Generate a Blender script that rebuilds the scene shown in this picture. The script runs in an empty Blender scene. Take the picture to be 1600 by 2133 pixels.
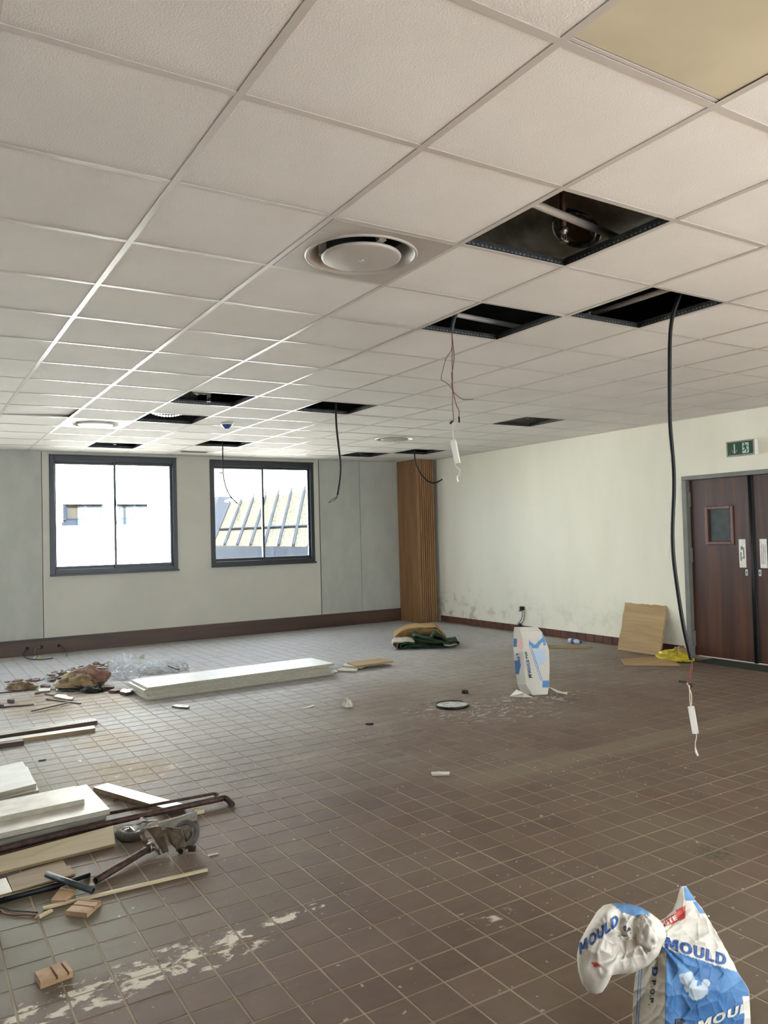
import bpy, bmesh, math, random
from mathutils import Vector as V, Matrix, noise

random.seed(7)
SC = bpy.context.scene
COL = SC.collection

# ---------------------------------------------------------------- camera
CAM = V((-0.78840, -1.96524, 1.43324))
YAW, PITCH, ROLL, FOC = 0.553321, 0.028774, -0.025642, 1630.43
_f = V((math.cos(PITCH) * math.sin(YAW), math.cos(PITCH) * math.cos(YAW), math.sin(PITCH)))
_r0 = V((math.cos(YAW), -math.sin(YAW), 0))
_u0 = _r0.cross(_f)
_r = _r0 * math.cos(ROLL) + _u0 * math.sin(ROLL)
_u = -_r0 * math.sin(ROLL) + _u0 * math.cos(ROLL)
cam = bpy.data.objects.new('camera', bpy.data.cameras.new('camera'))
COL.objects.link(cam)
m = Matrix((_r, _u, -_f)).transposed().to_4x4()
m.translation = CAM
cam.matrix_world = m
cam.data.sensor_fit = 'HORIZONTAL'
cam.data.sensor_width = 36.0
cam.data.lens = FOC / 1600 * 36.0
cam.data.clip_start = 0.05
cam.data.clip_end = 300
SC.camera = cam

# ---------------------------------------------------------------- world, sun, exposure
SKY_STRENGTH = 1.0
world = bpy.data.worlds.new('sky')
SC.world = world
world.use_nodes = True
_wn = world.node_tree.nodes['Background']
_wn.inputs['Color'].default_value = (0.90, 0.96, 1.0, 1)
_wn.inputs['Strength'].default_value = SKY_STRENGTH
sun = bpy.data.objects.new('sun', bpy.data.lights.new('sun', 'SUN'))
COL.objects.link(sun)
sun.data.energy = 12.0
sun.data.angle = 0.01
sun.data.color = (1.0, 0.95, 0.86)
sun.rotation_euler = V((0.22, 0.95, -0.80)).to_track_quat('-Z', 'Y').to_euler()   # sun high behind the camera side of the building
SC.view_settings.view_transform = 'Standard'
SC.view_settings.look = 'None'
SC.view_settings.gamma = 1.0
SC.view_settings.use_curve_mapping = False
SC.view_settings.exposure = 3.62
SC.cycles.use_denoising = True
SC.cycles.max_bounces = 12
SC.cycles.diffuse_bounces = 8
SC.cycles.caustics_reflective = False
SC.cycles.caustics_refractive = False

# ---------------------------------------------------------------- room numbers (metres)
H = 2.633                 # suspended ceiling
SOFFIT = 3.45             # slab above it
YW = 9.03                 # window wall
XR = 6.69                 # wall with the double door
XL, YB = -7.0, -4.2       # walls out of view
PITCH_X, PITCH_Y, ORG_X, ORG_Y = 0.1472, 0.1482, 0.532, 0.266   # floor tiling

# portals: help the renderer find the daylight in each window
def portal(name, loc, rot, sx, sy):
    l = bpy.data.lights.new(name, 'AREA')
    l.shape = 'RECTANGLE'; l.size = sx; l.size_y = sy
    l.cycles.is_portal = True
    o = bpy.data.objects.new(name, l); COL.objects.link(o)
    o.location = loc; o.rotation_euler = rot
WIN1 = (0.865, 2.55, 1.01, 2.595)
WIN2 = (3.04, 4.716, 1.03, 2.585)
SIDE_WINDOWS = [(5.4, 8.2)]   # in the left wall, out of view
ADDED_BACK_WINDOWS = [(0.2, 3.1), (3.6, 6.4)]  # unseen, added so sun through them brightens the near and right ceiling
FRONT_MORE = [(-1.75, -0.07), (-3.95, -2.27), (-6.15, -4.47)]      # further windows of the window wall, left of the view
SILL = 0.35
WINS = [WIN1, WIN2] + [(a, b, 1.01, 2.595) for a, b in FRONT_MORE]
for w in WINS:
    portal('portal', ((w[0] + w[1]) / 2, YW + .12, (w[2] + w[3]) / 2), (-math.pi / 2, 0, 0), w[1] - w[0], w[3] - w[2])
for a, b in SIDE_WINDOWS:
    portal('portal', (XL - .12, (a + b) / 2, (SILL + 2.55) / 2), (math.pi / 2, 0, -math.pi / 2), b - a, 2.55 - SILL)
for a, b in ADDED_BACK_WINDOWS:
    portal('portal', ((a + b) / 2, YB - .12, (SILL + 2.55) / 2), (math.pi / 2, 0, 0), b - a, 2.55 - SILL)

# ---------------------------------------------------------------- measuring helpers
def ray(x, y):
    return _f + _r * ((x - 800) / FOC) - _u * ((y - 1066.5) / FOC)
def at(x, y, d):
    return CAM + ray(x, y) * d
def pz(x, y, z=0.0):
    d = ray(x, y)
    return CAM + d * ((z - CAM.z) / d.z)
def px_x(x, y, X):
    d = ray(x, y)
    return CAM + d * ((X - CAM.x) / d.x)
def depth_of(p):
    return (V(p) - CAM).dot(_f)

# ---------------------------------------------------------------- materials
def lin(c):
    def g(v):
        v /= 255.0
        return v / 12.92 if v <= .04045 else ((v + .055) / 1.055) ** 2.4
    return (g(c[0]), g(c[1]), g(c[2]), 1)

class Nodes:
    def __init__(s, name):
        s.m = bpy.data.materials.new(name); s.m.use_nodes = True
        s.t = s.m.node_tree; s.b = s.t.nodes['Principled BSDF']
    def n(s, kind, **kw):
        o = s.t.nodes.new('ShaderNode' + kind)
        for k, v in kw.items(): setattr(o, k, v)
        return o
    def l(s, a, b): s.t.links.new(a, b)
    def pos(s):
        return s.n('NewGeometry').outputs['Position']
    def obj(s):
        return s.n('TexCoord').outputs['Object']
    def noise(s, vec, scale, detail=3, rough=.55, dist=0):
        o = s.n('TexNoise'); s.l(vec, o.inputs['Vector'])
        o.inputs['Scale'].default_value = scale; o.inputs['Detail'].default_value = detail
        o.inputs['Roughness'].default_value = rough; o.inputs['Distortion'].default_value = dist
        return o.outputs['Fac']
    def ramp(s, fac, a, b):
        o = s.n('MapRange'); o.interpolation_type = 'SMOOTHSTEP'
        s.l(fac, o.inputs['Value'])
        o.inputs['From Min'].default_value = a; o.inputs['From Max'].default_value = b
        return o.outputs['Result']
    def math(s, op, a, b=None, c=None):
        o = s.n('Math', operation=op)
        for i, v in enumerate((a, b, c)):
            if v is None: continue
            if isinstance(v, (int, float)): o.inputs[i].default_value = v
            else: s.l(v, o.inputs[i])
        return o.outputs[0]
    def mix(s, fac, a, b):
        o = s.n('Mix', data_type='RGBA')
        if isinstance(fac, (int, float)): o.inputs[0].default_value = fac
        else: s.l(fac, o.inputs[0])
        for i, v in ((6, a), (7, b)):
            if isinstance(v, tuple): o.inputs[i].default_value = v
            else: s.l(v, o.inputs[i])
        return o.outputs[2]
    def scale(s, vec, x, y, z):
        o = s.n('Mapping'); s.l(vec, o.inputs['Vector'])
        o.inputs['Scale'].default_value = (x, y, z)
        return o.outputs['Vector']
    def bump(s, h, strength=.3, dist=.01):
        o = s.n('Bump'); s.l(h, o.inputs['Height'])
        o.inputs['Strength'].default_value = strength; o.inputs['Distance'].default_value = dist
        s.l(o.outputs['Normal'], s.b.inputs['Normal'])
    def set(s, rough=None, metal=None, spec=None, **kw):
        if rough is not None: s.b.inputs['Roughness'].default_value = rough
        if metal is not None: s.b.inputs['Metallic'].default_value = metal
        if spec is not None: s.b.inputs['Specular IOR Level'].default_value = spec
        for k, v in kw.items(): s.b.inputs[k].default_value = v
    def color(s, c):
        if isinstance(c, tuple): s.b.inputs['Base Color'].default_value = c
        else: s.l(c, s.b.inputs['Base Color'])

def mat(name, c1, c2=None, scale=6, stretch=(1, 1, 1), rough=.6, metal=0, spec=.4, bump=0, bscale=60, lo=.35, hi=.65):
    N = Nodes(name); N.set(rough, metal, spec)
    p = N.pos()
    if c2 is None: c2 = tuple(v * .86 for v in c1)
    v = N.scale(p, *stretch)
    N.color(N.mix(N.ramp(N.noise(v, scale, 4), lo, hi), lin(c1), lin(c2)))
    if bump:
        N.bump(N.noise(v, bscale, 3), bump, .004)
    return N.m

def floor_mat():
    N = Nodes('terracotta_floor_tile'); p = N.pos()
    sep = N.n('SeparateXYZ'); N.l(p, sep.inputs[0])
    X, Y = sep.outputs[0], sep.outputs[1]
    # one tint per tile
    cx = N.math('FLOOR', N.math('DIVIDE', N.math('SUBTRACT', X, ORG_X), PITCH_X))
    cy = N.math('FLOOR', N.math('DIVIDE', N.math('SUBTRACT', Y, ORG_Y), PITCH_Y))
    cmb = N.n('CombineXYZ'); N.l(cx, cmb.inputs[0]); N.l(cy, cmb.inputs[1])
    wn = N.n('TexWhiteNoise'); N.l(cmb.outputs[0], wn.inputs['Vector'])
    base = N.mix(wn.outputs['Value'], lin((87, 68, 56)), lin((103, 83, 69)))
    # dust: broad, and a swept band where a partition stood
    big = N.noise(p, .9, 5, .6)
    fine = N.noise(N.scale(p, 1.0, 2.2, 1), 9, 5, .65)
    dust = N.ramp(N.math('ADD', N.math('MULTIPLY', big, .75), N.math('MULTIPLY', fine, .35)), .40, .74)
    base = N.mix(N.math('MULTIPLY', dust, .62), base, lin((116, 105, 90)))
    # grey dust thinning out from the window wall, its pale tone also painting window sheen
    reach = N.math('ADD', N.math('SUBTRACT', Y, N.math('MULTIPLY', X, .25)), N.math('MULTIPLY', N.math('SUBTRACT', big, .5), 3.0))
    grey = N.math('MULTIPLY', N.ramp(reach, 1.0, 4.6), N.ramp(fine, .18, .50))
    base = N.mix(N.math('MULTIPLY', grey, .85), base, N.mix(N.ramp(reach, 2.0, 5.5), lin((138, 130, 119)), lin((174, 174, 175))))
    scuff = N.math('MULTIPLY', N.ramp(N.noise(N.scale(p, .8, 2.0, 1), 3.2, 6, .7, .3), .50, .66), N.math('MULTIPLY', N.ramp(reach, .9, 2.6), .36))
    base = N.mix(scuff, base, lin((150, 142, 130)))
    def line_mask(p0, p1, width, soft):
        d = (p1 - p0); L = d.length; d = d / L; nx, ny = -d.y, d.x
        dist = N.math('ADD', N.math('MULTIPLY', N.math('SUBTRACT', X, p0.x), nx), N.math('MULTIPLY', N.math('SUBTRACT', Y, p0.y), ny))
        dist = N.math('ABSOLUTE', dist)
        al = N.math('ADD', N.math('MULTIPLY', N.math('SUBTRACT', X, p0.x), d.x), N.math('MULTIPLY', N.math('SUBTRACT', Y, p0.y), d.y))
        ins = N.math('MULTIPLY', N.ramp(al, -.3, .1), N.math('SUBTRACT', 1, N.ramp(al, L - .1, L + .3)))
        dist = N.math('ADD', dist, N.math('MULTIPLY', N.math('SUBTRACT', fine, .5), .12))
        return N.math('MULTIPLY', ins, N.math('SUBTRACT', 1, N.ramp(dist, width - soft, width + soft)))
    a, b = pz(1000, 1622), pz(1640, 1478)
    base = N.mix(N.math('MULTIPLY', line_mask(a, b, .11, .05), .6), base, lin((122, 112, 93)))
    def spot(px, py, r, stretch=1.0):
        c = pz(px, py)
        dx = N.math('SUBTRACT', X, c.x); dy = N.math('MULTIPLY', N.math('SUBTRACT', Y, c.y), stretch)
        dd = N.math('SQRT', N.math('ADD', N.math('MULTIPLY', dx, dx), N.math('MULTIPLY', dy, dy)))
        return N.math('SUBTRACT', 1, N.ramp(dd, r * .35, r))
    # grey-green dust in the near left corner and a dark scorch on the right
    base = N.mix(N.math('MULTIPLY', spot(60, 1960, .62), .85), base, lin((112, 108, 91)))
    base = N.mix(N.math('MULTIPLY', spot(1400, 1740, .5), .6), base, lin((108, 96, 77)))
    base = N.mix(N.math('MULTIPLY', N.math('MULTIPLY', spot(1490, 1775, .12), N.ramp(N.noise(p, 40, 3), .4, .6)), .8), base, lin((70, 70, 56)))
    # clay-coloured spill
    sp = N.math('MAXIMUM', spot(265, 1605, .42, 1.0), spot(225, 1540, .36, .8))
    sp = N.math('MAXIMUM', sp, spot(150, 1460, .9, .8))
    n2 = N.noise(p, 5.5, 5, .65, .6)
    base = N.mix(N.math('MULTIPLY', N.math('MULTIPLY', sp, N.ramp(n2, .32, .44)), .85), base, lin((132, 107, 70)))
    # plaster smears
    n3 = N.noise(N.scale(p, 1, 1.7, 1), 11, 6, .68, .4)
    sm = line_mask(pz(90, 2105), pz(490, 1960), .10, .09)
    sm = N.math('MAXIMUM', sm, N.math('MULTIPLY', line_mask(pz(480, 1950), pz(640, 1895), .03, .03), 1.0))
    pl = N.math('MULTIPLY', N.ramp(sm, .25, .6), N.ramp(N.math('ADD', n3, N.math('MULTIPLY', N.math('SUBTRACT', sm, 1), .16)), .47, .53))
    sm2 = N.math('MAXIMUM', N.math('MAXIMUM', spot(1040, 1478, .75, 1.3), spot(1130, 1452, .6, 1.3)), spot(930, 1478, .5, 1))
    pl = N.math('MAXIMUM', pl, N.math('MULTIPLY', N.math('MULTIPLY', sm2, N.ramp(n3, .52, .66)), .7))
    sm3 = N.math('MAXIMUM', spot(1010, 1905, .16), spot(300, 1610, .5))
    pl = N.math('MAXIMUM', pl, N.math('MULTIPLY', N.math('MULTIPLY', sm3, N.ramp(n3, .54, .68)), .8))
    fleck = N.math('MULTIPLY', N.ramp(N.noise(p, 26, 2, .5), .70, .76), .5)
    pl = N.math('MAXIMUM', pl, fleck)
    base = N.mix(pl, base, lin((214, 207, 192)))
    N.color(base)
    ro = N.math('ADD', .58, N.math('MULTIPLY', dust, .10))
    ro = N.math('ADD', ro, N.math('MULTIPLY', pl, .3))
    N.l(ro, N.b.inputs['Roughness'])
    N.set(spec=.36)
    N.bump(N.math('ADD', N.noise(p, 30, 4), N.math('MULTIPLY', pl, .6)), .12, .004)
    return N.m

def ceiling_tile_mat():
    N = Nodes('mineral_fibre'); p = N.pos()
    N.color(N.mix(N.ramp(N.noise(p, 1.3, 3), .3, .7), lin((224, 221, 217)), lin((215, 212, 208))))
    N.set(.85, 0, .25)
    N.bump(N.noise(p, 170, 3, .6), .45, .005)
    return N.m

def plaster_mat():
    N = Nodes('white_plaster_stained'); p = N.pos()
    c = N.mix(N.ramp(N.noise(N.scale(p, 1, 2.2, .7), 1.1, 4), .3, .75), lin((232, 229, 214)), lin((226, 223, 206)))
    sep = N.n('SeparateXYZ'); N.l(p, sep.inputs[0])
    low = N.math('SUBTRACT', 1, N.ramp(sep.outputs[2], .1, .75))
    far = N.ramp(sep.outputs[1], 6.0, 8.4)
    st = N.math('MULTIPLY', N.math('MULTIPLY', low, N.ramp(N.noise(p, 5, 5, .65), .47, .68)), N.math('ADD', .25, N.math('MULTIPLY', far, .6)))
    c = N.mix(st, c, lin((150, 148, 132)))
    N.color(c); N.set(.8, 0, .3); N.bump(N.noise(p, 45, 4, .6), .25, .004)
    return N.m

def wood_mat(name, c1, c2, axis='z', scale=14, rough=.4, spec=.5):
    N = Nodes(name); p = N.pos()
    st = {'z': (1, 1, .06), 'x': (.06, 1, 1), 'y': (1, .06, 1)}[axis]
    v = N.scale(p, *st)
    a = N.noise(v, scale, 5, .6, .8)
    N.color(N.mix(N.ramp(a, .3, .7), lin(c1), lin(c2)))
    N.set(rough, 0, spec); N.bump(N.noise(v, scale * 5, 3), .12, .003)
    return N.m

def glass_mat(name, tint=(1, 1, 1, 1), gloss=.06):
    m = bpy.data.materials.new(name); m.use_nodes = True
    t = m.node_tree; t.nodes.clear()
    o = t.nodes.new('ShaderNodeOutputMaterial'); mx = t.nodes.new('ShaderNodeMixShader')
    tr = t.nodes.new('ShaderNodeBsdfTransparent'); gl = t.nodes.new('ShaderNodeBsdfGlossy')
    tr.inputs['Color'].default_value = tint; gl.inputs['Roughness'].default_value = .03
    mx.inputs[0].default_value = gloss
    t.links.new(tr.outputs[0], mx.inputs[1]); t.links.new(gl.outputs[0], mx.inputs[2]); t.links.new(mx.outputs[0], o.inputs[0])
    return m

def film_mat(name, col, opacity=.55):
    m = bpy.data.materials.new(name); m.use_nodes = True
    t = m.node_tree; b = t.nodes['Principled BSDF']
    b.inputs['Base Color'].default_value = lin(col); b.inputs['Roughness'].default_value = .25
    tr = t.nodes.new('ShaderNodeBsdfTransparent'); mx = t.nodes.new('ShaderNodeMixShader')
    tr.inputs['Color'].default_value = (.95, .96, .97, 1)
    mx.inputs[0].default_value = opacity
    o = t.nodes['Material Output']
    t.links.new(tr.outputs[0], mx.inputs[1]); t.links.new(b.outputs[0], mx.inputs[2]); t.links.new(mx.outputs[0], o.inputs[0])
    return m

def print_mat(name, rough=.55):
    N = Nodes(name)
    a = N.n('Attribute', attribute_name='print')
    n = N.noise(N.obj(), 60, 3)
    N.color(N.mix(N.math('MULTIPLY', N.ramp(n, .45, .75), .10), a.outputs['Color'], lin((150, 145, 135))))
    N.set(rough, 0, .4); N.bump(N.noise(N.obj(), 400, 2), .1, .001)
    return N.m

MT = dict(
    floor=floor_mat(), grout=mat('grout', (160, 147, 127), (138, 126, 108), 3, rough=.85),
    ctile=ceiling_tile_mat(),
    tee=mat('white_painted_tee', (196, 190, 184), (188, 182, 176), 2, rough=.33, spec=.6),
    tee_web=mat('galvanised_web', (70, 72, 74), (52, 54, 56), 20, rough=.4, metal=.6),
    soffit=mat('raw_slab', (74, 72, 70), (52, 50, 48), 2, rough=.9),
    wall=mat('painted_wall', (214, 211, 200), (206, 203, 192), 1.2, rough=.8, bump=.1),
    plaster=plaster_mat(),
    wpanel=mat('white_wall_panel', (198, 195, 184), (192, 189, 178), 1.5, rough=.6, bump=.06, bscale=90),
    gpanel=mat('grey_wall_panel', (178, 179, 170), (171, 172, 163), 5, (1, 1, .5), rough=.55, bump=.06, bscale=40),
    navy=mat('dark_blue_frame', (27, 34, 41), (22, 28, 34), 5, rough=.35, spec=.5),
    rubber=mat('black_rubber', (22, 22, 23), (14, 14, 15), 9, rough=.5),
    glass=glass_mat('window_glass', (.93, .96, .98, 1), .07),
    skirt=wood_mat('dark_wood_skirting', (84, 60, 47), (62, 44, 35), 'x', 10, .45),
    quarry=mat('quarry_skirting', (100, 62, 50), (80, 49, 41), 7, rough=.6),
    slat=wood_mat('wood_slat', (150, 110, 68), (128, 92, 54), 'z', 16, .5),
    slat_base=wood_mat('wood_backing', (92, 62, 36), (74, 48, 28), 'z', 12, .6),
    door=wood_mat('stained_door', (84, 48, 30), (58, 31, 19), 'z', 9, .34, .35),
    doorbead=wood_mat('door_bead', (104, 62, 44), (82, 46, 32), 'z', 12, .35),
    dframe=mat('grey_door_frame', (118, 119, 113), (108, 109, 103), 6, rough=.5),
    dglass=mat('dark_wired_glass', (62, 72, 68), (50, 60, 57), 12, rough=.35, spec=.25),
    brushed=mat('aluminium_plate', (214, 210, 200), (196, 192, 182), 30, rough=.4, metal=.25),
    chrome=mat('chrome', (200, 200, 200), (170, 170, 170), 15, rough=.18, metal=1),
    steel=mat('dull_steel', (150, 146, 138), (110, 105, 96), 24, rough=.38, metal=.85),
    rust=mat('rusty_steel', (84, 62, 54), (58, 42, 38), 30, rough=.6, metal=.35, bump=.2),
    rustplate=mat('dusty_rust_plate', (112, 98, 80), (84, 68, 54), 22, rough=.6, metal=.3),
    black=mat('black_plastic', (15, 15, 17), (11, 11, 12), 8, rough=.5, spec=.3),
    conduit=mat('dark_grey_conduit', (62, 70, 72), (48, 55, 57), 16, rough=.4),
    white=mat('white_plastic', (232, 229, 220), (222, 219, 210), 9, rough=.4, spec=.5),
    grille=mat('grey_diffuser', (176, 170, 162), (168, 162, 154), 4, rough=.42, spec=.5),
    diffw=mat('white_diffuser', (222, 219, 210), (212, 209, 200), 4, rough=.4, spec=.5),
    duct=mat('foil_duct', (236, 228, 210), (180, 170, 152), 6, rough=.36, metal=.05, bump=.5, bscale=35),
    foil=mat('foil', (205, 203, 198), (150, 148, 143), 25, rough=.25, metal=.9, bump=.6, bscale=50),
    pvc=mat('white_pvc', (205, 203, 200), (190, 188, 184), 8, rough=.4),
    red=mat('red_wire', (120, 52, 40), (98, 42, 32), 8, rough=.5),
    brownwire=mat('brown_wire', (110, 78, 62), (88, 60, 48), 8, rough=.5),
    whitewire=mat('white_wire', (216, 208, 192), (204, 196, 180), 8, rough=.5),
    copper=mat('copper', (190, 120, 80), (150, 92, 60), 8, rough=.35, metal=.8),
    blue=mat('blue_cap', (52, 78, 150), (42, 66, 130), 8, rough=.4),
    exitgreen=mat('exit_sign_green', (16, 74, 42), (12, 62, 34), 2, rough=.16, spec=.6),
    exitmark=mat('exit_sign_mark', (176, 196, 184), (166, 186, 174), 3, rough=.3),
    exitframe=mat('exit_sign_frame', (142, 146, 134), (130, 134, 122), 7, rough=.4),
    wboard=mat('white_board_face', (226, 227, 225), (214, 216, 213), 5, (1, 2.5, 1), rough=.36, spec=.5),
    wboard2=mat('marked_board_face', (212, 208, 196), (192, 187, 174), 9, rough=.45),
    pboard=mat('plasterboard_core', (172, 168, 152), (158, 154, 138), 24, (1, 1, 6), rough=.85),
    gboard=mat('grey_board', (128, 125, 114), (112, 109, 98), 5, (1, 6, 6), rough=.7),
    ply=wood_mat('pale_plywood', (194, 181, 152), (180, 166, 136), 'x', 9, .6, .3),
    hard=wood_mat('tan_hardboard', (168, 140, 100), (150, 122, 84), 'x', 16, .65, .3),
    hard2=wood_mat('dull_hardboard', (150, 128, 98), (130, 110, 82), 'x', 16, .7, .3),
    leanboard=wood_mat('leaning_chipboard', (172, 146, 106), (150, 124, 86), 'y', 14, .6, .3),
    pine=wood_mat('pine_strip', (198, 184, 152), (178, 162, 128), 'x', 20, .6, .3),
    dkwood=wood_mat('dark_timber', (86, 62, 52), (62, 44, 38), 'x', 16, .5, .4),
    block=mat('grooved_softwood', (176, 146, 112), (158, 128, 96), 18, rough=.7),
    card=mat('cardboard', (170, 140, 96), (150, 122, 82), 9, rough=.8),
    shard=mat('broken_tile', (140, 116, 98), (92, 68, 56), 9, rough=.7),
    shardw=mat('broken_glazed_tile', (198, 196, 190), (160, 150, 138), 9, rough=.45),
    sack=mat('brown_sack', (162, 140, 106), (116, 96, 72), 7, rough=.8, bump=.3),
    sackred=mat('red_sack_cloth', (152, 118, 104), (126, 94, 82), 9, rough=.8, bump=.3),
    film=film_mat('clear_plastic_film', (236, 238, 240), .42),
    yellow=film_mat('yellow_plastic', (196, 178, 48), .9),
    carpet=mat('green_carpet', (34, 66, 40), (18, 38, 24), 40, rough=.95, bump=.6, bscale=160),
    backing=mat('carpet_backing', (188, 182, 164), (160, 154, 138), 20, rough=.9),
    mat_green=mat('green_door_mat', (40, 52, 38), (28, 38, 28), 40, rough=.95, bump=.5, bscale=200),
    lidw=mat('plaster_crusted_lid', (206, 208, 204), (150, 152, 148), 26, rough=.7, bump=.5, bscale=50),
    crumb=mat('plaster_crumb', (222, 216, 202), (196, 190, 176), 40, rough=.9),
    paper=mat('torn_paper', (214, 208, 194), (196, 189, 174), 30, rough=.8),
    bottle=film_mat('clear_bottle', (220, 228, 236), .55),
    dark_hole=mat('dark_void', (10, 10, 11), (7, 7, 8), 3, rough=.9),
    bagprint=print_mat('printed_woven_sack'),
    ink=mat('blue_ink', (38, 74, 136), (50, 86, 144), 40, rough=.55),
    inkblack=mat('black_ink', (36, 36, 42), (48, 48, 54), 40, rough=.55),
    inkwhite=mat('white_ink', (210, 206, 194), (196, 192, 180), 40, rough=.55),
    facade=mat('white_facade', (236, 236, 234), (228, 228, 226), .6, rough=.8),
    farblue=mat('blue_grey_window_frame', (18, 25, 35), (15, 21, 30), 3, rough=.9, spec=.02),
    farpane=mat('far_window_pane', (30, 28, 24), (20, 22, 23), 1.5, rough=.8, spec=.05),
    roofsheet=mat('weathered_roof_sheet', (52, 49, 40), (34, 35, 33), 16, (1, 1, 1), rough=.9, spec=.1, lo=.44, hi=.56),
    roofbar=mat('roof_bar', (17, 22, 30), (14, 18, 25), 3, rough=.8, spec=.1),
    yard=mat('concrete_yard', (128, 124, 116), (112, 109, 102), .8, rough=.9),
)

# ---------------------------------------------------------------- mesh helpers
class MB:
    """collects geometry in world coordinates, links it as ONE mesh object"""
    def __init__(s): s.v = []; s.f = []; s.sm = []
    def add(s, vs, fs, smooth=False):
        k = len(s.v); s.v += [V(p) for p in vs]
        s.f += [tuple(k + i for i in f) for f in fs]; s.sm += [smooth] * len(fs)
        return s
    def box(s, lo, hi, M=None):
        (a, b, c), (d, e, f) = lo, hi
        vs = [V(p) for p in ((a, b, c), (d, b, c), (d, e, c), (a, e, c), (a, b, f), (d, b, f), (d, e, f), (a, e, f))]
        if M is not None: vs = [M @ p for p in vs]
        return s.add(vs, [(3, 2, 1, 0), (4, 5, 6, 7), (0, 1, 5, 4), (1, 2, 6, 5), (2, 3, 7, 6), (3, 0, 4, 7)])
    def prism(s, top, drop):
        """top polygon (list of points) and the vector that carries it to the underside"""
        top = [V(p) for p in top]; drop = V(drop); n = len(top)
        nn = V((0, 0, 0))
        for i in range(n): nn += top[i].cross(top[(i + 1) % n])
        if nn.dot(drop) > 0: top.reverse()
        return s.add(top + [p + drop for p in top], [tuple(range(n)), tuple(range(2 * n - 1, n - 1, -1))] + [(i, n + i, n + (i + 1) % n, (i + 1) % n) for i in range(n)])
    def tube(s, pts, r, n=10, cap=True, smooth=True, hollow=False):
        pts = [V(p) for p in pts]; L = len(pts); rings = []
        up = None
        for i in range(L):
            t = (pts[min(i + 1, L - 1)] - pts[max(i - 1, 0)]).normalized()
            if up is None:
                up = V((0, 0, 1)) if abs(t.z) < .9 else V((1, 0, 0))
            a = (up - t * up.dot(t)).normalized(); up = a; b = t.cross(a)
            rr = r[i] if isinstance(r, (list, tuple)) else r
            rings.append([pts[i] + a * rr * math.cos(2 * math.pi * k / n) + b * rr * math.sin(2 * math.pi * k / n) for k in range(n)])
        vs = [p for R in rings for p in R]
        fs = [(i * n + k, i * n + (k + 1) % n, (i + 1) * n + (k + 1) % n, (i + 1) * n + k) for i in range(L - 1) for k in range(n)]
        s.add(vs, fs, smooth)
        if cap:
            k = len(s.v) - L * n
            s.f += [tuple(k + i for i in range(n - 1, -1, -1)), tuple(k + (L - 1) * n + i for i in range(n))]; s.sm += [False, False]
        return s
    def pipe(s, p0, p1, r, wall=.003, n=20):
        """an open-ended hollow pipe"""
        p0, p1 = V(p0), V(p1); t = (p1 - p0).normalized()
        a = t.orthogonal().normalized(); b = t.cross(a)
        prof = [(0, r), (1, r), (1, r - wall), (0, r - wall)]
        vs = []
        for h, q in prof:
            c = p0.lerp(p1, h)
            vs += [c + (a * math.cos(2 * math.pi * k / n) + b * math.sin(2 * math.pi * k / n)) * q for k in range(n)]
        fs = []
        for j in range(4):
            for k in range(n):
                fs.append((j * n + k, j * n + (k + 1) % n, ((j + 1) % 4) * n + (k + 1) % n, ((j + 1) % 4) * n + k))
        return s.add(vs, fs, True)
    def lathe(s, prof, n=40, M=None, smooth=True):
        """prof = [(radius, height)...] about z"""
        vs = [V((r * math.cos(2 * math.pi * k / n), r * math.sin(2 * math.pi * k / n), z)) for r, z in prof for k in range(n)]
        if M is not None: vs = [M @ p for p in vs]
        fs = [(i * n + k, i * n + (k + 1) % n, (i + 1) * n + (k + 1) % n, (i + 1) * n + k) for i in range(len(prof) - 1) for k in range(n)]
        return s.add(vs, fs, smooth)
    def grid(s, rows, closed=False, smooth=True, flip=False):
        n = len(rows[0]); vs = [p for R in rows for p in R]
        m_ = n if closed else n - 1
        fs = [(i * n + k, i * n + (k + 1) % n, (i + 1) * n + (k + 1) % n, (i + 1) * n + k) for i in range(len(rows) - 1) for k in range(m_)]
        if flip: fs = [f[::-1] for f in fs]
        return s.add(vs, fs, smooth)
    def mesh(s, name, off):
        me = bpy.data.meshes.new(name)
        me.from_pydata([tuple(p - off) for p in s.v], [], s.f)
        me.polygons.foreach_set('use_smooth', s.sm)
        me.update()
        return me
    def centre(s):
        xs = [p.x for p in s.v]; ys = [p.y for p in s.v]; zs = [p.z for p in s.v]
        return V(((min(xs) + max(xs)) / 2, (min(ys) + max(ys)) / 2, min(zs)))

def base_of(parent):
    o = V((0, 0, 0))
    while parent is not None:
        o += V(parent.location); parent = parent.parent
    return o
def part(mb, name, material, parent, label=None, kind=None, bevel=0):
    me = mb.mesh(name, base_of(parent))
    me.materials.append(MT[material] if isinstance(material, str) else material)
    o = bpy.data.objects.new(name, me); COL.objects.link(o)
    o.parent = parent
    if label: o['label'] = label
    if kind: o['kind'] = kind
    if bevel: add_bevel(o, bevel)
    return o
def add_bevel(o, w, seg=2):
    b = o.modifiers.new('edge', 'BEVEL'); b.width = w; b.segments = seg; b.limit_method = 'ANGLE'
    return o
def tag(o, label, cat, group=None):
    o['label'] = label; o['category'] = cat
    if group: o['group'] = group
    return o
def thing(name, label, cat, loc, group=None):
    o = bpy.data.objects.new(name, None); COL.objects.link(o)
    o.location = V(loc); o.empty_display_size = .1
    return tag(o, label, cat, group)
def solo(mb, name, material, label, cat, group=None, bevel=0, kind=None):
    """a thing that is one mesh"""
    c = mb.centre(); me = mb.mesh(name, c)
    me.materials.append(MT[material] if isinstance(material, str) else material)
    o = bpy.data.objects.new(name, me); COL.objects.link(o); o.location = c
    if bevel: add_bevel(o, bevel)
    if kind: o['kind'] = kind
    return tag(o, label, cat, group)
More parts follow.
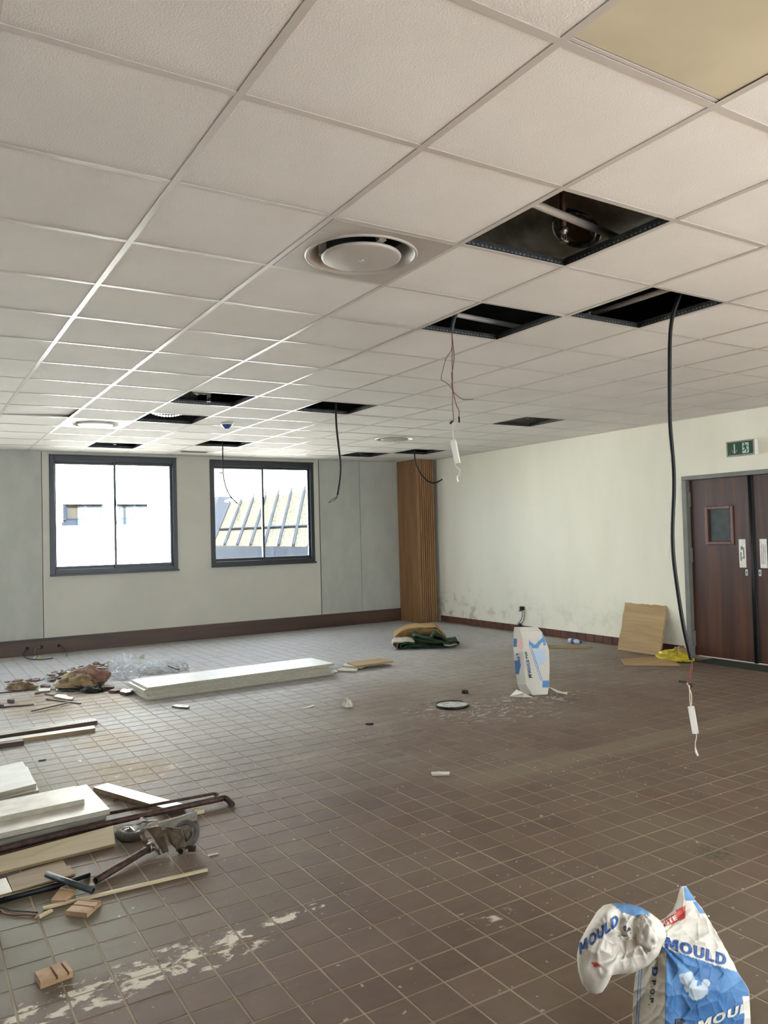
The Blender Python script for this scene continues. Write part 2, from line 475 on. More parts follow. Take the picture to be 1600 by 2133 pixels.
def struct(mb, name, material, loc=None):
    c = V((0, 0, 0)) if loc is None else V(loc)
    me = mb.mesh(name, c)
    me.materials.append(MT[material])
    o = bpy.data.objects.new(name, me); COL.objects.link(o); o.location = c
    o['kind'] = 'structure'
    return o
def struct_empty(name, loc):
    o = bpy.data.objects.new(name, None); COL.objects.link(o); o.location = loc; o['kind'] = 'structure'
    return o
def smooth_path(pts, k=6):
    """Catmull-Rom through the given points"""
    P = [V(p) for p in pts]; out = []
    for i in range(len(P) - 1):
        a, b, c, d = P[max(i - 1, 0)], P[i], P[i + 1], P[min(i + 2, len(P) - 1)]
        for j in range(k):
            t = j / k
            out.append(.5 * ((2 * b) + (c - a) * t + (2 * a - 5 * b + 4 * c - d) * t * t + (3 * b - a - 3 * c + d) * t ** 3))
    out.append(P[-1])
    return out
def fbm(p, s, o=3):
    return sum(noise.noise(V(p) * s * 2 ** k) / 2 ** k for k in range(o))

# ================================================================ SETTING
def in_frame(p, mx=30):
    d = V(p) - CAM; z = d.dot(_f)
    if z < .2: return False
    x = 800 + FOC * d.dot(_r) / z; y = 1066.5 - FOC * d.dot(_u) / z
    return -mx < x < 1600 + mx and -mx < y < 2133 + mx

# ---- floor: grout bed, tiles
floor = struct(MB().box((XL, YB, -.12), (XR + .5, YW + .2, -.0018)), 'floor', 'grout', (0, 0, 0))
def tile_geo(mb, cx, cy, dz, tx, ty):
    a, b, c = (PITCH_X - .0075) / 2, (PITCH_Y - .0075) / 2, .0016
    def q(x, y, z): return V((cx + x, cy + y, z + dz + tx * x + ty * y if z > -.001 else z))
    vs = [q(-a, -b, -.0024), q(a, -b, -.0024), q(a, b, -.0024), q(-a, b, -.0024),
          q(-a, -b, -.0009), q(a, -b, -.0009), q(a, b, -.0009), q(-a, b, -.0009),
          q(-a + c, -b + c, 0), q(a - c, -b + c, 0), q(a - c, b - c, 0), q(-a + c, b - c, 0)]
    fs = [(8, 9, 10, 11)]
    for k in range(4):
        n = (k + 1) % 4
        fs += [(k, n, 4 + n, 4 + k), (4 + k, 4 + n, 8 + n, 8 + k)]
    mb.add(vs, fs)
tm = MB(); tile_geo(tm, 0, 0, 0, 0, 0)
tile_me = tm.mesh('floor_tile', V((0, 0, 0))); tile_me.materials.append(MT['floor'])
cells = []
i0, i1 = math.ceil((XL - ORG_X) / PITCH_X), math.floor((XR - ORG_X) / PITCH_X)
j0, j1 = math.ceil((YB - ORG_Y) / PITCH_Y), math.floor((YW - ORG_Y) / PITCH_Y)
for i in range(i0, i1):
    for j in range(j0, j1):
        c = V((ORG_X + (i + .5) * PITCH_X, ORG_Y + (j + .5) * PITCH_Y, 0))
        cells.append((depth_of(c) if in_frame(c, 60) else 1e3 + c.length, c))
cells.sort(key=lambda t: t[0])
rest = MB()
for k, (d, c) in enumerate(cells):
    tx, ty, dz = random.uniform(-.004, .004), random.uniform(-.004, .004), random.uniform(-.0006, .0004)
    if k < 290:
        o = bpy.data.objects.new('floor_tile', tile_me); COL.objects.link(o); o.parent = floor
        o.location = c + V((0, 0, dz)); o.rotation_euler = (ty, -tx, 0)
    else:
        tile_geo(rest, c.x, c.y, dz, tx, ty)
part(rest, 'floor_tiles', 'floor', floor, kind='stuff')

# ---- ceiling: slab above, tee grid, lay-in tiles
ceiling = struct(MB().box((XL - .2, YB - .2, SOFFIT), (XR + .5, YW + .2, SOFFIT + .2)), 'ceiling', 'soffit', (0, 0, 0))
G = .6
OPEN = {(2, 0), (3, 2), (4, 1), (2, 7), (4, 7), (8, 7), (2, 9), (2, 13), (4, 12), (8, 13), (9, 12)}
DIFF = {(1, 1), (1, 10), (7, 10)}
PLAIN = (1, -2)
imin, imax = math.floor(XL / G), math.ceil(XR / G)
jmin, jmax = math.floor(YB / G), math.ceil(YW / G)
lay = MB().box((-.2955, -.2955, .0015), (.2955, .2955, .0165))
lay_me = lay.mesh('ceiling_tile', V((0, 0, 0))); lay_me.materials.append(MT['ctile'])
far_tiles = MB()
for i in range(imin, imax):
    for j in range(jmin, jmax):
        if (i, j) in OPEN or (i, j) in DIFF or (i, j) == PLAIN: continue
        x0, x1 = max(i * G, XL), min(i * G + G, XR); y0, y1 = max(j * G, YB), min(j * G + G, YW)
        if x1 - x0 < .02 or y1 - y0 < .02: continue
        vis = any(in_frame((x, y, H), 40) for x in (x0, (x0 + x1) / 2, x1) for y in (y0, (y0 + y1) / 2, y1))
        whole = x1 - x0 > .59 and y1 - y0 > .59
        if not vis:
            far_tiles.box((x0 + .004, y0 + .004, H + .0015), (x1 - .004, y1 - .004, H + .0165)); continue
        if whole:
            o = bpy.data.objects.new('ceiling_tile', lay_me); COL.objects.link(o); o.parent = ceiling
            o.location = (i * G + .3, j * G + .3, H + random.uniform(0, .0008))
            if (i, j) == (0, 9):          # sprung tile, sitting up on one side
                o.location.z = H + .012; o.rotation_euler = (.0, -.034, .012)
        else:
            part(MB().box((x0 + .004, y0 + .004, H + .0015), (x1 - .004, y1 - .004, H + .0165)), 'ceiling_tile', 'ctile', ceiling)
part(far_tiles, 'ceiling_tiles', 'ctile', ceiling, kind='stuff')
def tee(mb, axis, a, b, c):
    """inverted tee along axis from a to b at cross position c"""
    def bx(w, z0, z1):
        if axis == 'y': mb.box((c - w, a, z0), (c + w, b, z1))
        else: mb.box((a, c - w, z0), (b, c + w, z1))
    bx(.012, H - .0012, H + .0008)
for i in range(imin + 1, imax):
    mb = MB(); tee(mb, 'y', YB, YW, i * G)
    r = part(mb, 'main_runner', 'tee', ceiling)
    part(MB().box((i * G - .001, YB, H + .0008), (i * G + .001, YW, H + .036)).box((i * G - .004, YB, H + .030), (i * G + .004, YW, H + .038)), 'web', 'tee_web', r)
cross_me = None
far_tee = MB()
for j in range(jmin + 1, jmax):
    for i in range(imin, imax):
        a, b = max(i * G, XL) + .0122, min(i * G + G, XR) - .0122
        if b - a < .02: continue
        y = j * G
        if b - a > .57 and (in_frame((a, y, H), 30) or in_frame((b, y, H), 30)):
            if cross_me is None:
                t1 = MB(); t1.box((-.2878, -.012, -.0008), (.2878, .012, .0008))
                cross_me = t1.mesh('cross_tee', V((0, 0, 0))); cross_me.materials.append(MT['tee'])
                t2 = MB(); t2.box((-.2878, -.001, .0008), (.2878, .001, .032)).box((-.2878, -.004, .026), (.2878, .004, .034))
                web_me = t2.mesh('web', V((0, 0, 0))); web_me.materials.append(MT['tee_web'])
            o = bpy.data.objects.new('cross_tee', cross_me); COL.objects.link(o); o.parent = ceiling
            o.location = ((a + b) / 2, y, H + random.uniform(-.0003, .0003))
            if {(i, j), (i, j - 1)} & OPEN:
                w = bpy.data.objects.new('web', web_me); COL.objects.link(w); w.parent = o
        else:
            far_tee.box((a, y - .012, H - .0008), (b, y + .012, H + .0008))
part(far_tee, 'cross_tees', 'tee', ceiling, kind='stuff')
# perforated slots along the webs that face the openings
slots = MB()
for (i, j) in OPEN:
    if j > 7: continue
    for k in range(24):
        u = .02 + k * .0235
        y = (j + 1) * G - .0016; slots.box((i * G + u, y - .0006, H + .012), (i * G + u + .012, y, H + .020))
        x = (i + 1) * G - .0016; slots.box((x - .0006, j * G + u, H + .012), (x, j * G + u + .012, H + .020))
part(slots, 'web_slots', 'steel', ceiling, kind='stuff')
# wall angle along the walls
struct(MB().box((XL, YW - .024, H - .0014), (XR, YW, H + .0012)), 'trim_1', 'tee', (0, YW, H))
struct(MB().box((XR - .024, YB, H - .0014), (XR, YW, H + .0012)), 'trim_2', 'tee', (XR, 0, H))

# ---- walls
def wall_with_openings(name, axis, lo, hi, a0, a1, opens, material):
    """wall slab between lo..hi on its thin axis, spanning a0..a1, rectangular openings (a, b, z0, z1)"""
    mb = MB()
    def bx(p, q, z0, z1):
        if q - p < 1e-4 or z1 - z0 < 1e-4: return
        if axis == 'y': mb.box((p, lo, z0), (q, hi, z1))
        else: mb.box((lo, p, z0), (hi, q, z1))
    cur = a0
    for a, b, z0, z1 in sorted(opens):
        bx(cur, a, -.1, SOFFIT); bx(a, b, -.1, z0); bx(a, b, z1, SOFFIT); cur = b
    bx(cur, a1, -.1, SOFFIT)
    return struct(mb, name, material, (0, 0, 0))
wf = wall_with_openings('wall_front', 'y', YW + .02, YW + .22, XL - .2, XR + .2, WINS, 'wall')
wr = wall_with_openings('wall_right', 'x', XR, XR + .2, YB - .2, YW + .02, [(2.185, 3.72, -.1, 1.975)], 'plaster')
wl = wall_with_openings('wall_left', 'x', XL - .2, XL, YB - .2, YW + .02, [(a, b, SILL, 2.55) for a, b in SIDE_WINDOWS], 'wall')
wb = wall_with_openings('wall_back', 'y', YB - .2, YB, XL, XR, [(a, b, SILL, 2.55) for a, b in ADDED_BACK_WINDOWS], 'wall')
# cladding panels of the window wall
def panel(x0, x1, material, opens=()):
    mb = MB(); cur = x0; zt = H + .02
    for a, b, z0, z1 in opens:
        mb.box((cur, YW, .02), (a, YW + .0198, zt)); mb.box((a, YW, .02), (b, YW + .0198, z0)); mb.box((a, YW, z1), (b, YW + .0198, zt)); cur = b
    mb.box((cur, YW, .02), (x1, YW + .0198, zt))
    return part(mb, 'wall_panel', material, wf)
panel(.024, .772, 'gpanel')
panel(XL, .018, 'wpanel', [w for w in sorted(WINS) if w[1] < 0])
panel(.780, 4.806, 'wpanel', [WIN1, WIN2])
panel(4.818, 5.545, 'gpanel'); panel(5.551, 6.276, 'gpanel'); panel(6.282, XR, 'gpanel')
part(MB().box((.775, YW + .006, .15), (.779, YW + .019, H)).box((4.807, YW - .002, .15), (4.817, YW + .019, H)).box((5.546, YW + .006, .15), (5.550, YW + .019, H)), 'joint_strip', 'rubber', wf)

# ---- windows
def window(name, w, y_in):
    x0, x1, z0, z1 = w
    root = struct_empty(name, ((x0 + x1) / 2, YW, z0))
    fr = MB()
    yf, yb = YW - .012, YW + .10
    fr.box((x0, yf, z0), (x0 + .062, yb, z1)).box((x1 - .062, yf, z0), (x1, yb, z1))
    fr.box((x0 + .062, yf, z0), (x1 - .062, yb, z0 + .068)).box((x0 + .062, yf, z1 - .085), (x1 - .062, yb, z1))
    fr.box((x0 - .004, yf - .010, z1 - .012), (x1 + .004, yf, z1 + .004))
    part(fr, 'window_frame', 'navy', root, bevel=.004)
    part(MB().box((x0 - .006, yf - .030, z0 - .012), (x1 + .008, yf, z0 + .014)), 'window_sill', 'navy', root, bevel=.004)
    xm = (x0 + x1) / 2
    for a, b, y in ((x0 + .062, xm + .020, YW + .062), (xm - .018, x1 - .062, YW + .026)):
        s = MB(); za, zb = z0 + .068, z1 - .085
        t = .030
        s.box((a, y, za), (a + t, y + .03, zb)).box((b - t, y, za), (b, y + .03, zb))
        s.box((a + t, y, za), (b - t, y + .03, za + .042)).box((a + t, y, zb - .034), (b - t, y + .03, zb))
        sh = part(s, 'sash', 'navy', root, bevel=.003)
        part(MB().box((a + t, y + .012, za + .042), (b - t, y + .017, zb - .034)), 'pane', 'glass', sh)
    part(MB().box((xm - .012, YW + .020, z0 + .9), (xm + .012, YW + .026, z0 + 1.02)), 'latch', 'black', root)
window('window_1', WIN1, YW)
window('window_2', WIN2, YW)
def plain_window(name, lo, hi, axis):
    a, b = lo, hi
    root = struct_empty(name, ((XL, (a + b) / 2, SILL) if axis == 'x' else ((a + b) / 2, YB, SILL)))
    fr = MB()
    def bx(p, q, z0, z1):
        if axis == 'x': fr.box((XL - .14, p, z0), (XL - .04, q, z1))
        else: fr.box((p, YB - .14, z0), (q, YB - .04, z1))
    bx(a, a + .06, SILL, 2.55); bx(b - .06, b, SILL, 2.55); bx((a + b) / 2 - .03, (a + b) / 2 + .03, SILL, 2.55)
    bx(a, b, SILL, SILL + .07); bx(a, b, 2.48, 2.55)
    part(fr, 'window_frame', 'navy', root)
    if axis == 'x': part(MB().box((XL - .10, a, SILL + .05), (XL - .095, b, 2.5)), 'pane', 'glass', root)
    else: part(MB().box((a, YB - .10, SILL + .05), (b, YB - .095, 2.5)), 'pane', 'glass', root)
n = 3
for a, b in FRONT_MORE: window('window_%d' % n, (a, b, 1.01, 2.595), YW); n += 1
for a, b in SIDE_WINDOWS: plain_window('window_%d' % n, a, b, 'x'); n += 1
for a, b in ADDED_BACK_WINDOWS: plain_window('window_%d' % n, a, b, 'y'); n += 1

# ---- skirtings
bb = struct(MB().box((XL, YW - .020, 0), (6.276, YW, .205)).box((XL, YW - .026, .197), (6.276, YW - .020, .205)), 'baseboard_front', 'skirt', (0, YW, 0))
for px_, py_ in ((57, 1351), (86, 1348), (123, 1345)):
    d = ray(px_, py_); p = CAM + d * ((YW - .021 - CAM.y) / d.y)
    part(MB().lathe([(0, 0), (.020, 0), (.022, -.003)], 16, Matrix.Translation(p) @ Matrix.Rotation(math.pi / 2, 4, 'X')), 'cable_hole', 'dark_hole', bb)
br = struct(MB().box((XR - .003, 3.80, 0), (XR, 8.45, .100)), 'baseboard_right', 'grout', (XR, 0, 0))
y = 3.80
while y < 8.44:
    y2 = min(y + .148, 8.45)
    part(MB().box((XR - .013 - random.uniform(0, .002), y, .001), (XR - .003, y2 - .005, .099)), 'skirting_tile', 'quarry', br, bevel=.003)
    y += .148
part(MB().box((XR - .010, 3.80, .099), (XR, 8.45, .106)), 'mortar_bead', 'plaster', br)

# ---- slatted corner column
cx0, cx1, cy0 = 6.276, 6.60, 8.45
colm = struct(MB().box((cx0 + .016, cy0 + .016, 0), (cx1 - .004, YW, H)), 'trim_3', 'slat_base', (cx0, cy0, 0))
k = 0; ys = cy0 + .004
while ys < YW - .03:
    part(MB().box((cx0, ys, .002), (cx0 + .016, min(ys + .042, YW), H - .002)), 'slat', 'slat', colm, bevel=.004)
    ys += .0485
xs = cx0 + .020
while xs < cx1 - .02:
    part(MB().box((xs, cy0, .002), (xs + .031, cy0 + .016, H - .002)), 'slat', 'slat', colm, bevel=.004)
    xs += .0405
part(MB().box((cx0 - .002, cy0 - .002, 0), (cx0 + .018, cy0 + .018, H)), 'corner_post', 'slat', colm, bevel=.003)

# ---- double door
door = struct_empty('door_1', (XR, 2.95, 0))
fr = MB()
fr.box((XR - .012, 3.692, 0), (XR + .12, 3.752, 1.952)).box((XR - .012, 2.150, 0), (XR + .12, 2.208, 1.952)).box((XR - .012, 2.150, 1.952), (XR + .12, 3.752, 1.998))
fr.box((XR + .075, 3.672, 0), (XR + .12, 3.692, 1.952)).box((XR + .075, 2.208, 1.935), (XR + .12, 3.692, 1.952))
part(fr, 'door_frame', 'dframe', door, bevel=.004)
def leaf(y0, y1, hinge_y, plate_y, key_y, vision, slots_on_plate):
    xf = XR + .048
    mb = MB()
    if vision:
        va, vb, vz0, vz1 = vision
        mb.box((xf, y0, .006), (xf + .042, va, 1.948)).box((xf, vb, .006), (xf + .042, y1, 1.948))
        mb.box((xf, va, .006), (xf + .042, vb, vz0)).box((xf, va, vz1), (xf + .042, vb, 1.948))
    else: mb.box((xf, y0, .006), (xf + .042, y1, 1.948))
    lf = part(mb, 'door_leaf', 'door', door)
    if vision:
        va, vb, vz0, vz1 = vision; b = .036; e = .014
        f = MB()
        f.box((xf - e, va - .022, vz0 - .022), (xf + .02, va + b - .022, vz1 + .022)).box((xf - e, vb - b + .022, vz0 - .022), (xf + .02, vb + .022, vz1 + .022))
        f.box((xf - e, va + b - .022, vz0 - .022), (xf + .02, vb - b + .022, vz0 + b - .022)).box((xf - e, va + b - .022, vz1 - b + .022), (xf + .02, vb - b + .022, vz1 + .022))
        part(f, 'glazing_bead', 'doorbead', lf, bevel=.005)
        part(MB().box((xf + .016, va, vz0), (xf + .022, vb, vz1)), 'pane', 'dglass', lf)
    for z in ((1.655, 1.822), (1.034, 1.200), (.106, .273)):
        part(MB().tube([(XR + .020, hinge_y, z[0]), (XR + .020, hinge_y, z[1])], .013, 12).box((XR + .018, hinge_y - .012, z[0]), (XR + .050, hinge_y + .012, z[1])), 'hinge', 'dframe', lf)
    pl = MB().box((xf - .003, plate_y - .039, .990), (xf, plate_y + .039, 1.288))
    part(pl, 'push_plate', 'brushed', lf, bevel=.001)
    mk = MB()
    if slots_on_plate:
        for q in (-.018, 0, .018): mk.box((xf - .0036, plate_y + q - .0035, 1.03), (xf - .003, plate_y + q + .0035, 1.235))
    else:
        for q, a, b in ((-.016, 1.08, 1.20), (.018, 1.06, 1.15), (.012, 1.17, 1.215), (-.002, 1.18, 1.21), (.002, 1.085, 1.10)):
            mk.box((xf - .0036, plate_y + q - .005, a), (xf - .003, plate_y + q + .005, b))
    part(mk, 'plate_marks', 'rubber' if not slots_on_plate else 'steel', lf)
    part(MB().box((xf - .005, key_y - .016, .905), (xf, key_y + .016, .973)), 'escutcheon', 'chrome', lf, bevel=.004)
    part(MB().box((xf - .0058, key_y - .004, .925), (xf - .005, key_y + .004, .955)), 'keyhole', 'dark_hole', lf)
    return lf
leaf(2.978, 3.688, 3.690, 3.069, 3.028, (3.178, 3.480, 1.252, 1.628), False)
leaf(2.214, 2.922, 2.212, 2.833, 2.880, (2.43, 2.73, 1.252, 1.628), True)
part(MB().box((XR + .030, 2.926, .006), (XR + .085, 2.974, 1.948)).tube([(XR + .030, 2.95, .006), (XR + .030, 2.95, 1.948)], .016, 10), 'astragal', 'rubber', door)

# ================================================================ OUTSIDE (seen through the two windows)
struct(MB().box((-60, YW + .4, -3.3), (60, 90, -3.2)), 'ground', 'yard', (0, YW, -3.2))
def on_y(px_, py_, Y):
    d = ray(px_, py_); return CAM + d * ((Y - CAM.y) / d.y)
YB1 = 24.0
e = on_y(312, 1080, YB1).x
bld = thing('building', 'white building with two strip windows seen through the first window', 'building', (e - 8, YB1, -3.2))
wins = [((131, 1050), (215, 1086)), ((243, 1050), (312.5, 1084))]
rects = []
for a, b in wins:
    p, q = on_y(*a, YB1), on_y(*b, YB1)
    rects.append((p.x, q.x, q.z, p.z))
mb = MB(); cur = e - 16
for x0, x1, z0, z1 in rects:
    x1 = min(x1, e - .02)
    mb.box((cur, YB1, -3.2), (x0, YB1 + 6, 9)); mb.box((x0, YB1, -3.2), (x1, YB1 + 6, z0)); mb.box((x0, YB1, z1), (x1, YB1 + 6, 9)); cur = x1
mb.box((cur, YB1, -3.2), (e, YB1 + 6, 9))
part(mb, 'facade', 'facade', bld)
for x0, x1, z0, z1 in rects:
    x1 = min(x1, e - .02)
    t = .055; f = MB()
    f.box((x0, YB1 + .05, z0), (x0 + t * 1.6, YB1 + .2, z1)).box((x1 - t, YB1 + .05, z0), (x1, YB1 + .2, z1)).box((x0, YB1 + .05, z0), (x1, YB1 + .2, z0 + t)).box((x0, YB1 + .05, z1 - t * .5), (x1, YB1 + .2, z1))
    xm = x0 + (x1 - x0) * .55; f.box((xm - t * .6, YB1 + .05, z0), (xm + t * .6, YB1 + .2, z1)); f.box((x0 + .12, YB1 + .10, z0 + .10), (x0 + .16, YB1 + .2, z1 - .06)).box((x0 + .12, YB1 + .10, z0 + .08), (xm - .06, YB1 + .2, z0 + .12))
    w = part(f, 'window', 'farblue', bld)
    part(MB().box((x0 + t, YB1 + .14, z0 + t), (x1 - t, YB1 + .16, z1 - t)), 'pane', 'farpane', w)
    part(MB().box((x0 - .05, YB1 - .1, z0 - .12), (x1 + .05, YB1 + .1, z0)), 'window_ledge', 'farblue', w)
for k in range(26):
    z = -3 + k * .46
    part(MB().box((e - .06, YB1 - .14 - .02 * (k % 3), z), (e + .10, YB1 + .05, z + .40)), 'quoin', 'facade', bld)
b2 = thing('building', 'plain white building block standing further back behind the first', 'building', (e + 6, 32, -3.2))
part(MB().box((e - 4, 31, -3.2), (e + 4.0, 38, 9)), 'facade', 'facade', b2)
part(MB().box((e - 4.1, 30.9, 9), (e + 4.1, 38, 9.3)), 'parapet', 'facade', b2)
# mansard-roofed hall in the second window
YH = 20.0
hall = thing('hall_roof', 'low hall with steep patched roof and slanting ribs seen through the second window', 'building', (10, YH, -3.2))
pA, pB = on_y(444, 1136, YH + 3), on_y(662, 1139, YH - 2)      # eaves
pC = on_y(484, 1038, YH + 5.2)                                  # top left corner
pn = (pB - pA).cross(pC - pA).normalized()
d = ray(680, 1009); pD = CAM + d * ((pA - CAM).dot(pn) / d.dot(pn))   # top edge stays in the roof's plane
pB = pA + (pB - pA) * 1.6; pD = pC + (pD - pC) * 1.6
zE = (pA.z + pB.z) / 2
sheet = MB().prism([pA, pB, pD, pC], (0, .35, -.25))
part(sheet, 'roof_sheet', 'roofsheet', hall)
nrm = (pB - pA).cross(pC - pA).normalized()
if nrm.y > 0: nrm = -nrm
for k in range(13):
    t = k / 12
    a = pA.lerp(pB, t); b = pC.lerp(pD, t)
    part(MB().tube([a + nrm * .05, a.lerp(b, .985) + nrm * .05], .045, 6), 'roof_rib', 'roofbar', hall)
for t in (.30,):
    part(MB().tube([pA.lerp(pC, t) + nrm * .05, pB.lerp(pD, t) + nrm * .05], .035, 6), 'roof_rail', 'roofbar', hall)
part(MB().prism([pC + V((-.3, 0, -.1)), pD, pD + V((0, 3.0, .55)), pC + V((1.2, 3.0, .75))], (0, .1, -.2)), 'upper_roof', 'facade', hall)
part(MB().prism([pA + V((-.5, .5, -.1)), pA + V((.1, -.03, 0)), pC + V((.1, -.03, .06)), pC + V((-.3, .5, .1))], (0, .5, 0)), 'hip_flashing', 'roofbar', hall)
part(MB().prism([pA + V((-1, -.2, 0)), pB + V((0, -.2, 0)), pB + V((0, .3, 0)), pA + V((-1, .3, 0))], (0, 0, -.42)), 'gutter', 'roofbar', hall)
part(MB().prism([pA + V((-.8, .1, -.4)), pB + V((0, .1, -.4)), pB + V((0, 5, -.4)), pA + V((-.8, 5, -.4))], (0, 0, -(zE + 2.8))), 'wall', 'facade', hall)

# ================================================================ CEILING FITTINGS
def diffuser(i, j, label, material, disc_material):
    cx, cy = i * G + .3, j * G + .3
    root = thing('ceiling_diffuser', label, 'air vent', (cx, cy, H), 'round ceiling diffusers')
    T = Matrix.Translation((cx, cy, H))
    n = 64; mb = MB()
    inner = [(.236 * math.cos(2 * math.pi * k / n), .236 * math.sin(2 * math.pi * k / n)) for k in range(n)]
    outer = []
    for k in range(n):
        c, s = math.cos(2 * math.pi * k / n), math.sin(2 * math.pi * k / n); q = .286 / max(abs(c), abs(s)); outer.append((c * q, s * q))
    vs = [T @ V((x, y, -.002)) for x, y in inner] + [T @ V((x, y, -.002)) for x, y in outer] + [T @ V((x, y, .012)) for x, y in outer]
    fs = [(k, (k + 1) % n, n + (k + 1) % n, n + k) for k in range(n)] + [(n + k, n + (k + 1) % n, 2 * n + (k + 1) % n, 2 * n + k) for k in range(n)]
    mb.add(vs, fs)
    part(mb, 'face_plate', material, root)
    part(MB().lathe([(.243, -.002), (.240, -.007), (.234, -.009), (.228, -.006), (.224, .004), (.212, .022), (.198, .045), (.190, .075)], 64, T), 'cone', material, root)
    part(MB().lathe([(.190, .075), (.183, .085), (.182, .20), (0, .20)], 48, T), 'neck', 'rubber', root)
    d = part(MB().lathe([(0, -.022), (.05, -.0218), (.160, -.018), (.169, -.015), (.172, -.009), (.168, -.003), (.156, 0), (0, 0)], 64, T), 'centre_disc', disc_material, root)
    part(MB().lathe([(0, -.027), (.009, -.026), (.013, -.0215)], 20, T), 'screw_cap', disc_material, d)
    for a in (0.5, 2.6, 4.7):
        R = T @ Matrix.Rotation(a, 4, 'Z')
        part(MB().box((.150, -.016, .004), (.182, .016, .10), R), 'bracket', 'grille', root)
    return root
diffuser(1, 1, 'large grey round ceiling diffuser nearest the camera', 'grille', 'grille')
diffuser(1, 10, 'bright white round ceiling diffuser over the first window', 'diffw', 'diffw')
diffuser(7, 10, 'round ceiling diffuser near the slatted corner column', 'diffw', 'grille')

# plain flat panel replacing a tile, standing a little off the tees
i, j = PLAIN
mb = MB().box((i * G + .008, j * G + .013, H + .004), (i * G + .590, j * G + .574, H + .020))
t = thing('ceiling_panel', 'smooth beige flat panel set in the ceiling in place of a tile', 'panel', (i * G + .3, j * G + .3, H + .004))
part(mb, 'panel_face', mat('beige_panel', (198, 190, 166), (188, 180, 156), 3, rough=.6), t)
part(MB().box((i * G + .010, j * G + .578, H + .003), (i * G + .592, j * G + .589, H + .010)), 'lip', 'tee', t)

# slot vent by the window wall
p = pz(404, 941, H)
t = thing('slot_vent', 'thin grey slot vent in the ceiling between the two windows', 'air vent', (p.x, p.y, H))
part(MB().box((p.x - .19, p.y - .05, H - .006), (p.x + .19, p.y + .05, H - .0012)), 'frame', 'grille', t)
for k in range(3):
    part(MB().box((p.x - .175, p.y - .034 + k * .026, H - .0075), (p.x + .175, p.y - .018 + k * .026, H - .006)), 'slot', 'dark_hole', t)

# smoke detector with a blue dust cap
p = pz(472, 882, H)
t = thing('smoke_detector', 'small smoke detector under a blue cap on the ceiling', 'detector', (p.x, p.y, H))
T = Matrix.Translation((p.x, p.y, H))
part(MB().lathe([(0, 0), (.062, 0), (.064, -.006), (.058, -.014), (0, -.014)], 32, T), 'base', 'white', t)
part(MB().lathe([(.056, -.013), (.050, -.020), (.040, -.038), (.026, -.044), (.025, -.056), (0, -.057)], 32, T), 'dust_cap', 'blue', t)

# sprinklers hanging in openings
def sprinkler(x, y, label, zt=H + .01, long=.55):
    t = thing('sprinkler', label, 'sprinkler', (x, y, zt), 'sprinkler heads in the open ceiling bays')
    T = Matrix.Translation((x, y, zt))
    part(MB().tube([(x, y, zt + .055), (x, y, zt + long)], .0135, 12), 'drop_pipe', 'rust', t)
    part(MB().lathe([(0, .060), (.020, .060), (.020, .045), (.013, .042), (.012, .034), (0, .034)], 16, T), 'fitting', 'steel', t)
    part(MB().tube([(x - .012, y, zt + .036), (x - .016, y, zt + .018), (x, y, zt + .004)], .0028, 8).tube([(x + .012, y, zt + .036), (x + .016, y, zt + .018), (x, y, zt + .004)], .0028, 8), 'yoke', 'steel', t)
    part(MB().lathe([(0, .003), (.020, .002), (.021, 0), (0, -.001)], 16, T), 'deflector', 'steel', t)
    part(MB().tube([(x, y, zt + .034), (x, y, zt + .006)], .0035, 8), 'bulb', 'red', t)
def in_bay(i, j, u, v): return i * G + u * G, j * G + v * G
p = pz(1175, 505, H + .04)
sprinkler(p.x, p.y, 'sprinkler head hanging in the big open bay below the foil duct', H + .04, .42)
sprinkler(*in_bay(2, 7, .55, .80), 'sprinkler head in the open bay with crumpled foil')
sprinkler(*in_bay(2, 13, .50, .55), 'sprinkler head in the open bay above the first window', H + .015)
sprinkler(*in_bay(8, 13, .45, .55), 'sprinkler head in the open bay nearest the slatted column', H + .015)
p = pz(1098, 872, H + .02)
sprinkler(p.x, p.y, 'sprinkler head in the lone open bay above the right wall', H + .02)

# big foil-wrapped duct above the nearest open bay
c = V((2.15, 1.0, 3.14))
t = thing('ventilation_duct', 'foil-wrapped ventilation duct above the largest open ceiling bay', 'duct', c - V((0, 0, .29)))
rows = []
for k in range(40):
    yy = -1.1 + k * .07
    rows.append([V((c.x + (.29 + .012 * fbm((yy * 2, math.cos(a) * 2, math.sin(a) * 2), 2)) * math.cos(a), yy, c.z + (.29 + .012 * fbm((yy * 2, math.cos(a) * 2, math.sin(a) * 2), 2)) * math.sin(a))) for a in [2 * math.pi * q / 40 for q in range(40)]])
part(MB().grid(rows, closed=True), 'duct_body', 'duct', t)
def on_duct(px_, py_):
    d = ray(px_, py_); ox, oz = CAM.x - c.x, CAM.z - c.z
    A, B, Cc = d.x ** 2 + d.z ** 2, ox * d.x + oz * d.z, ox ** 2 + oz ** 2 - .29 ** 2
    q = B * B - A * Cc
    return CAM + d * ((-B - math.sqrt(max(q, 0))) / A)
ct = on_duct(1200, 480)
ax = (ct - V((c.x, ct.y, c.z))).normalized()
Q = ax.to_track_quat('Z', 'Y').to_matrix().to_4x4(); Q.translation = ct
part(MB().lathe([(.085, -.03), (.095, .002), (.115, .006), (.125, .000), (.120, -.03)], 40, Q), 'tape_ring', 'foil', t)
part(MB().lathe([(0, .004), (.06, .002), (.088, -.01)], 32, Q), 'branch_plug', 'card', t, label='brown patch inside the tape ring')
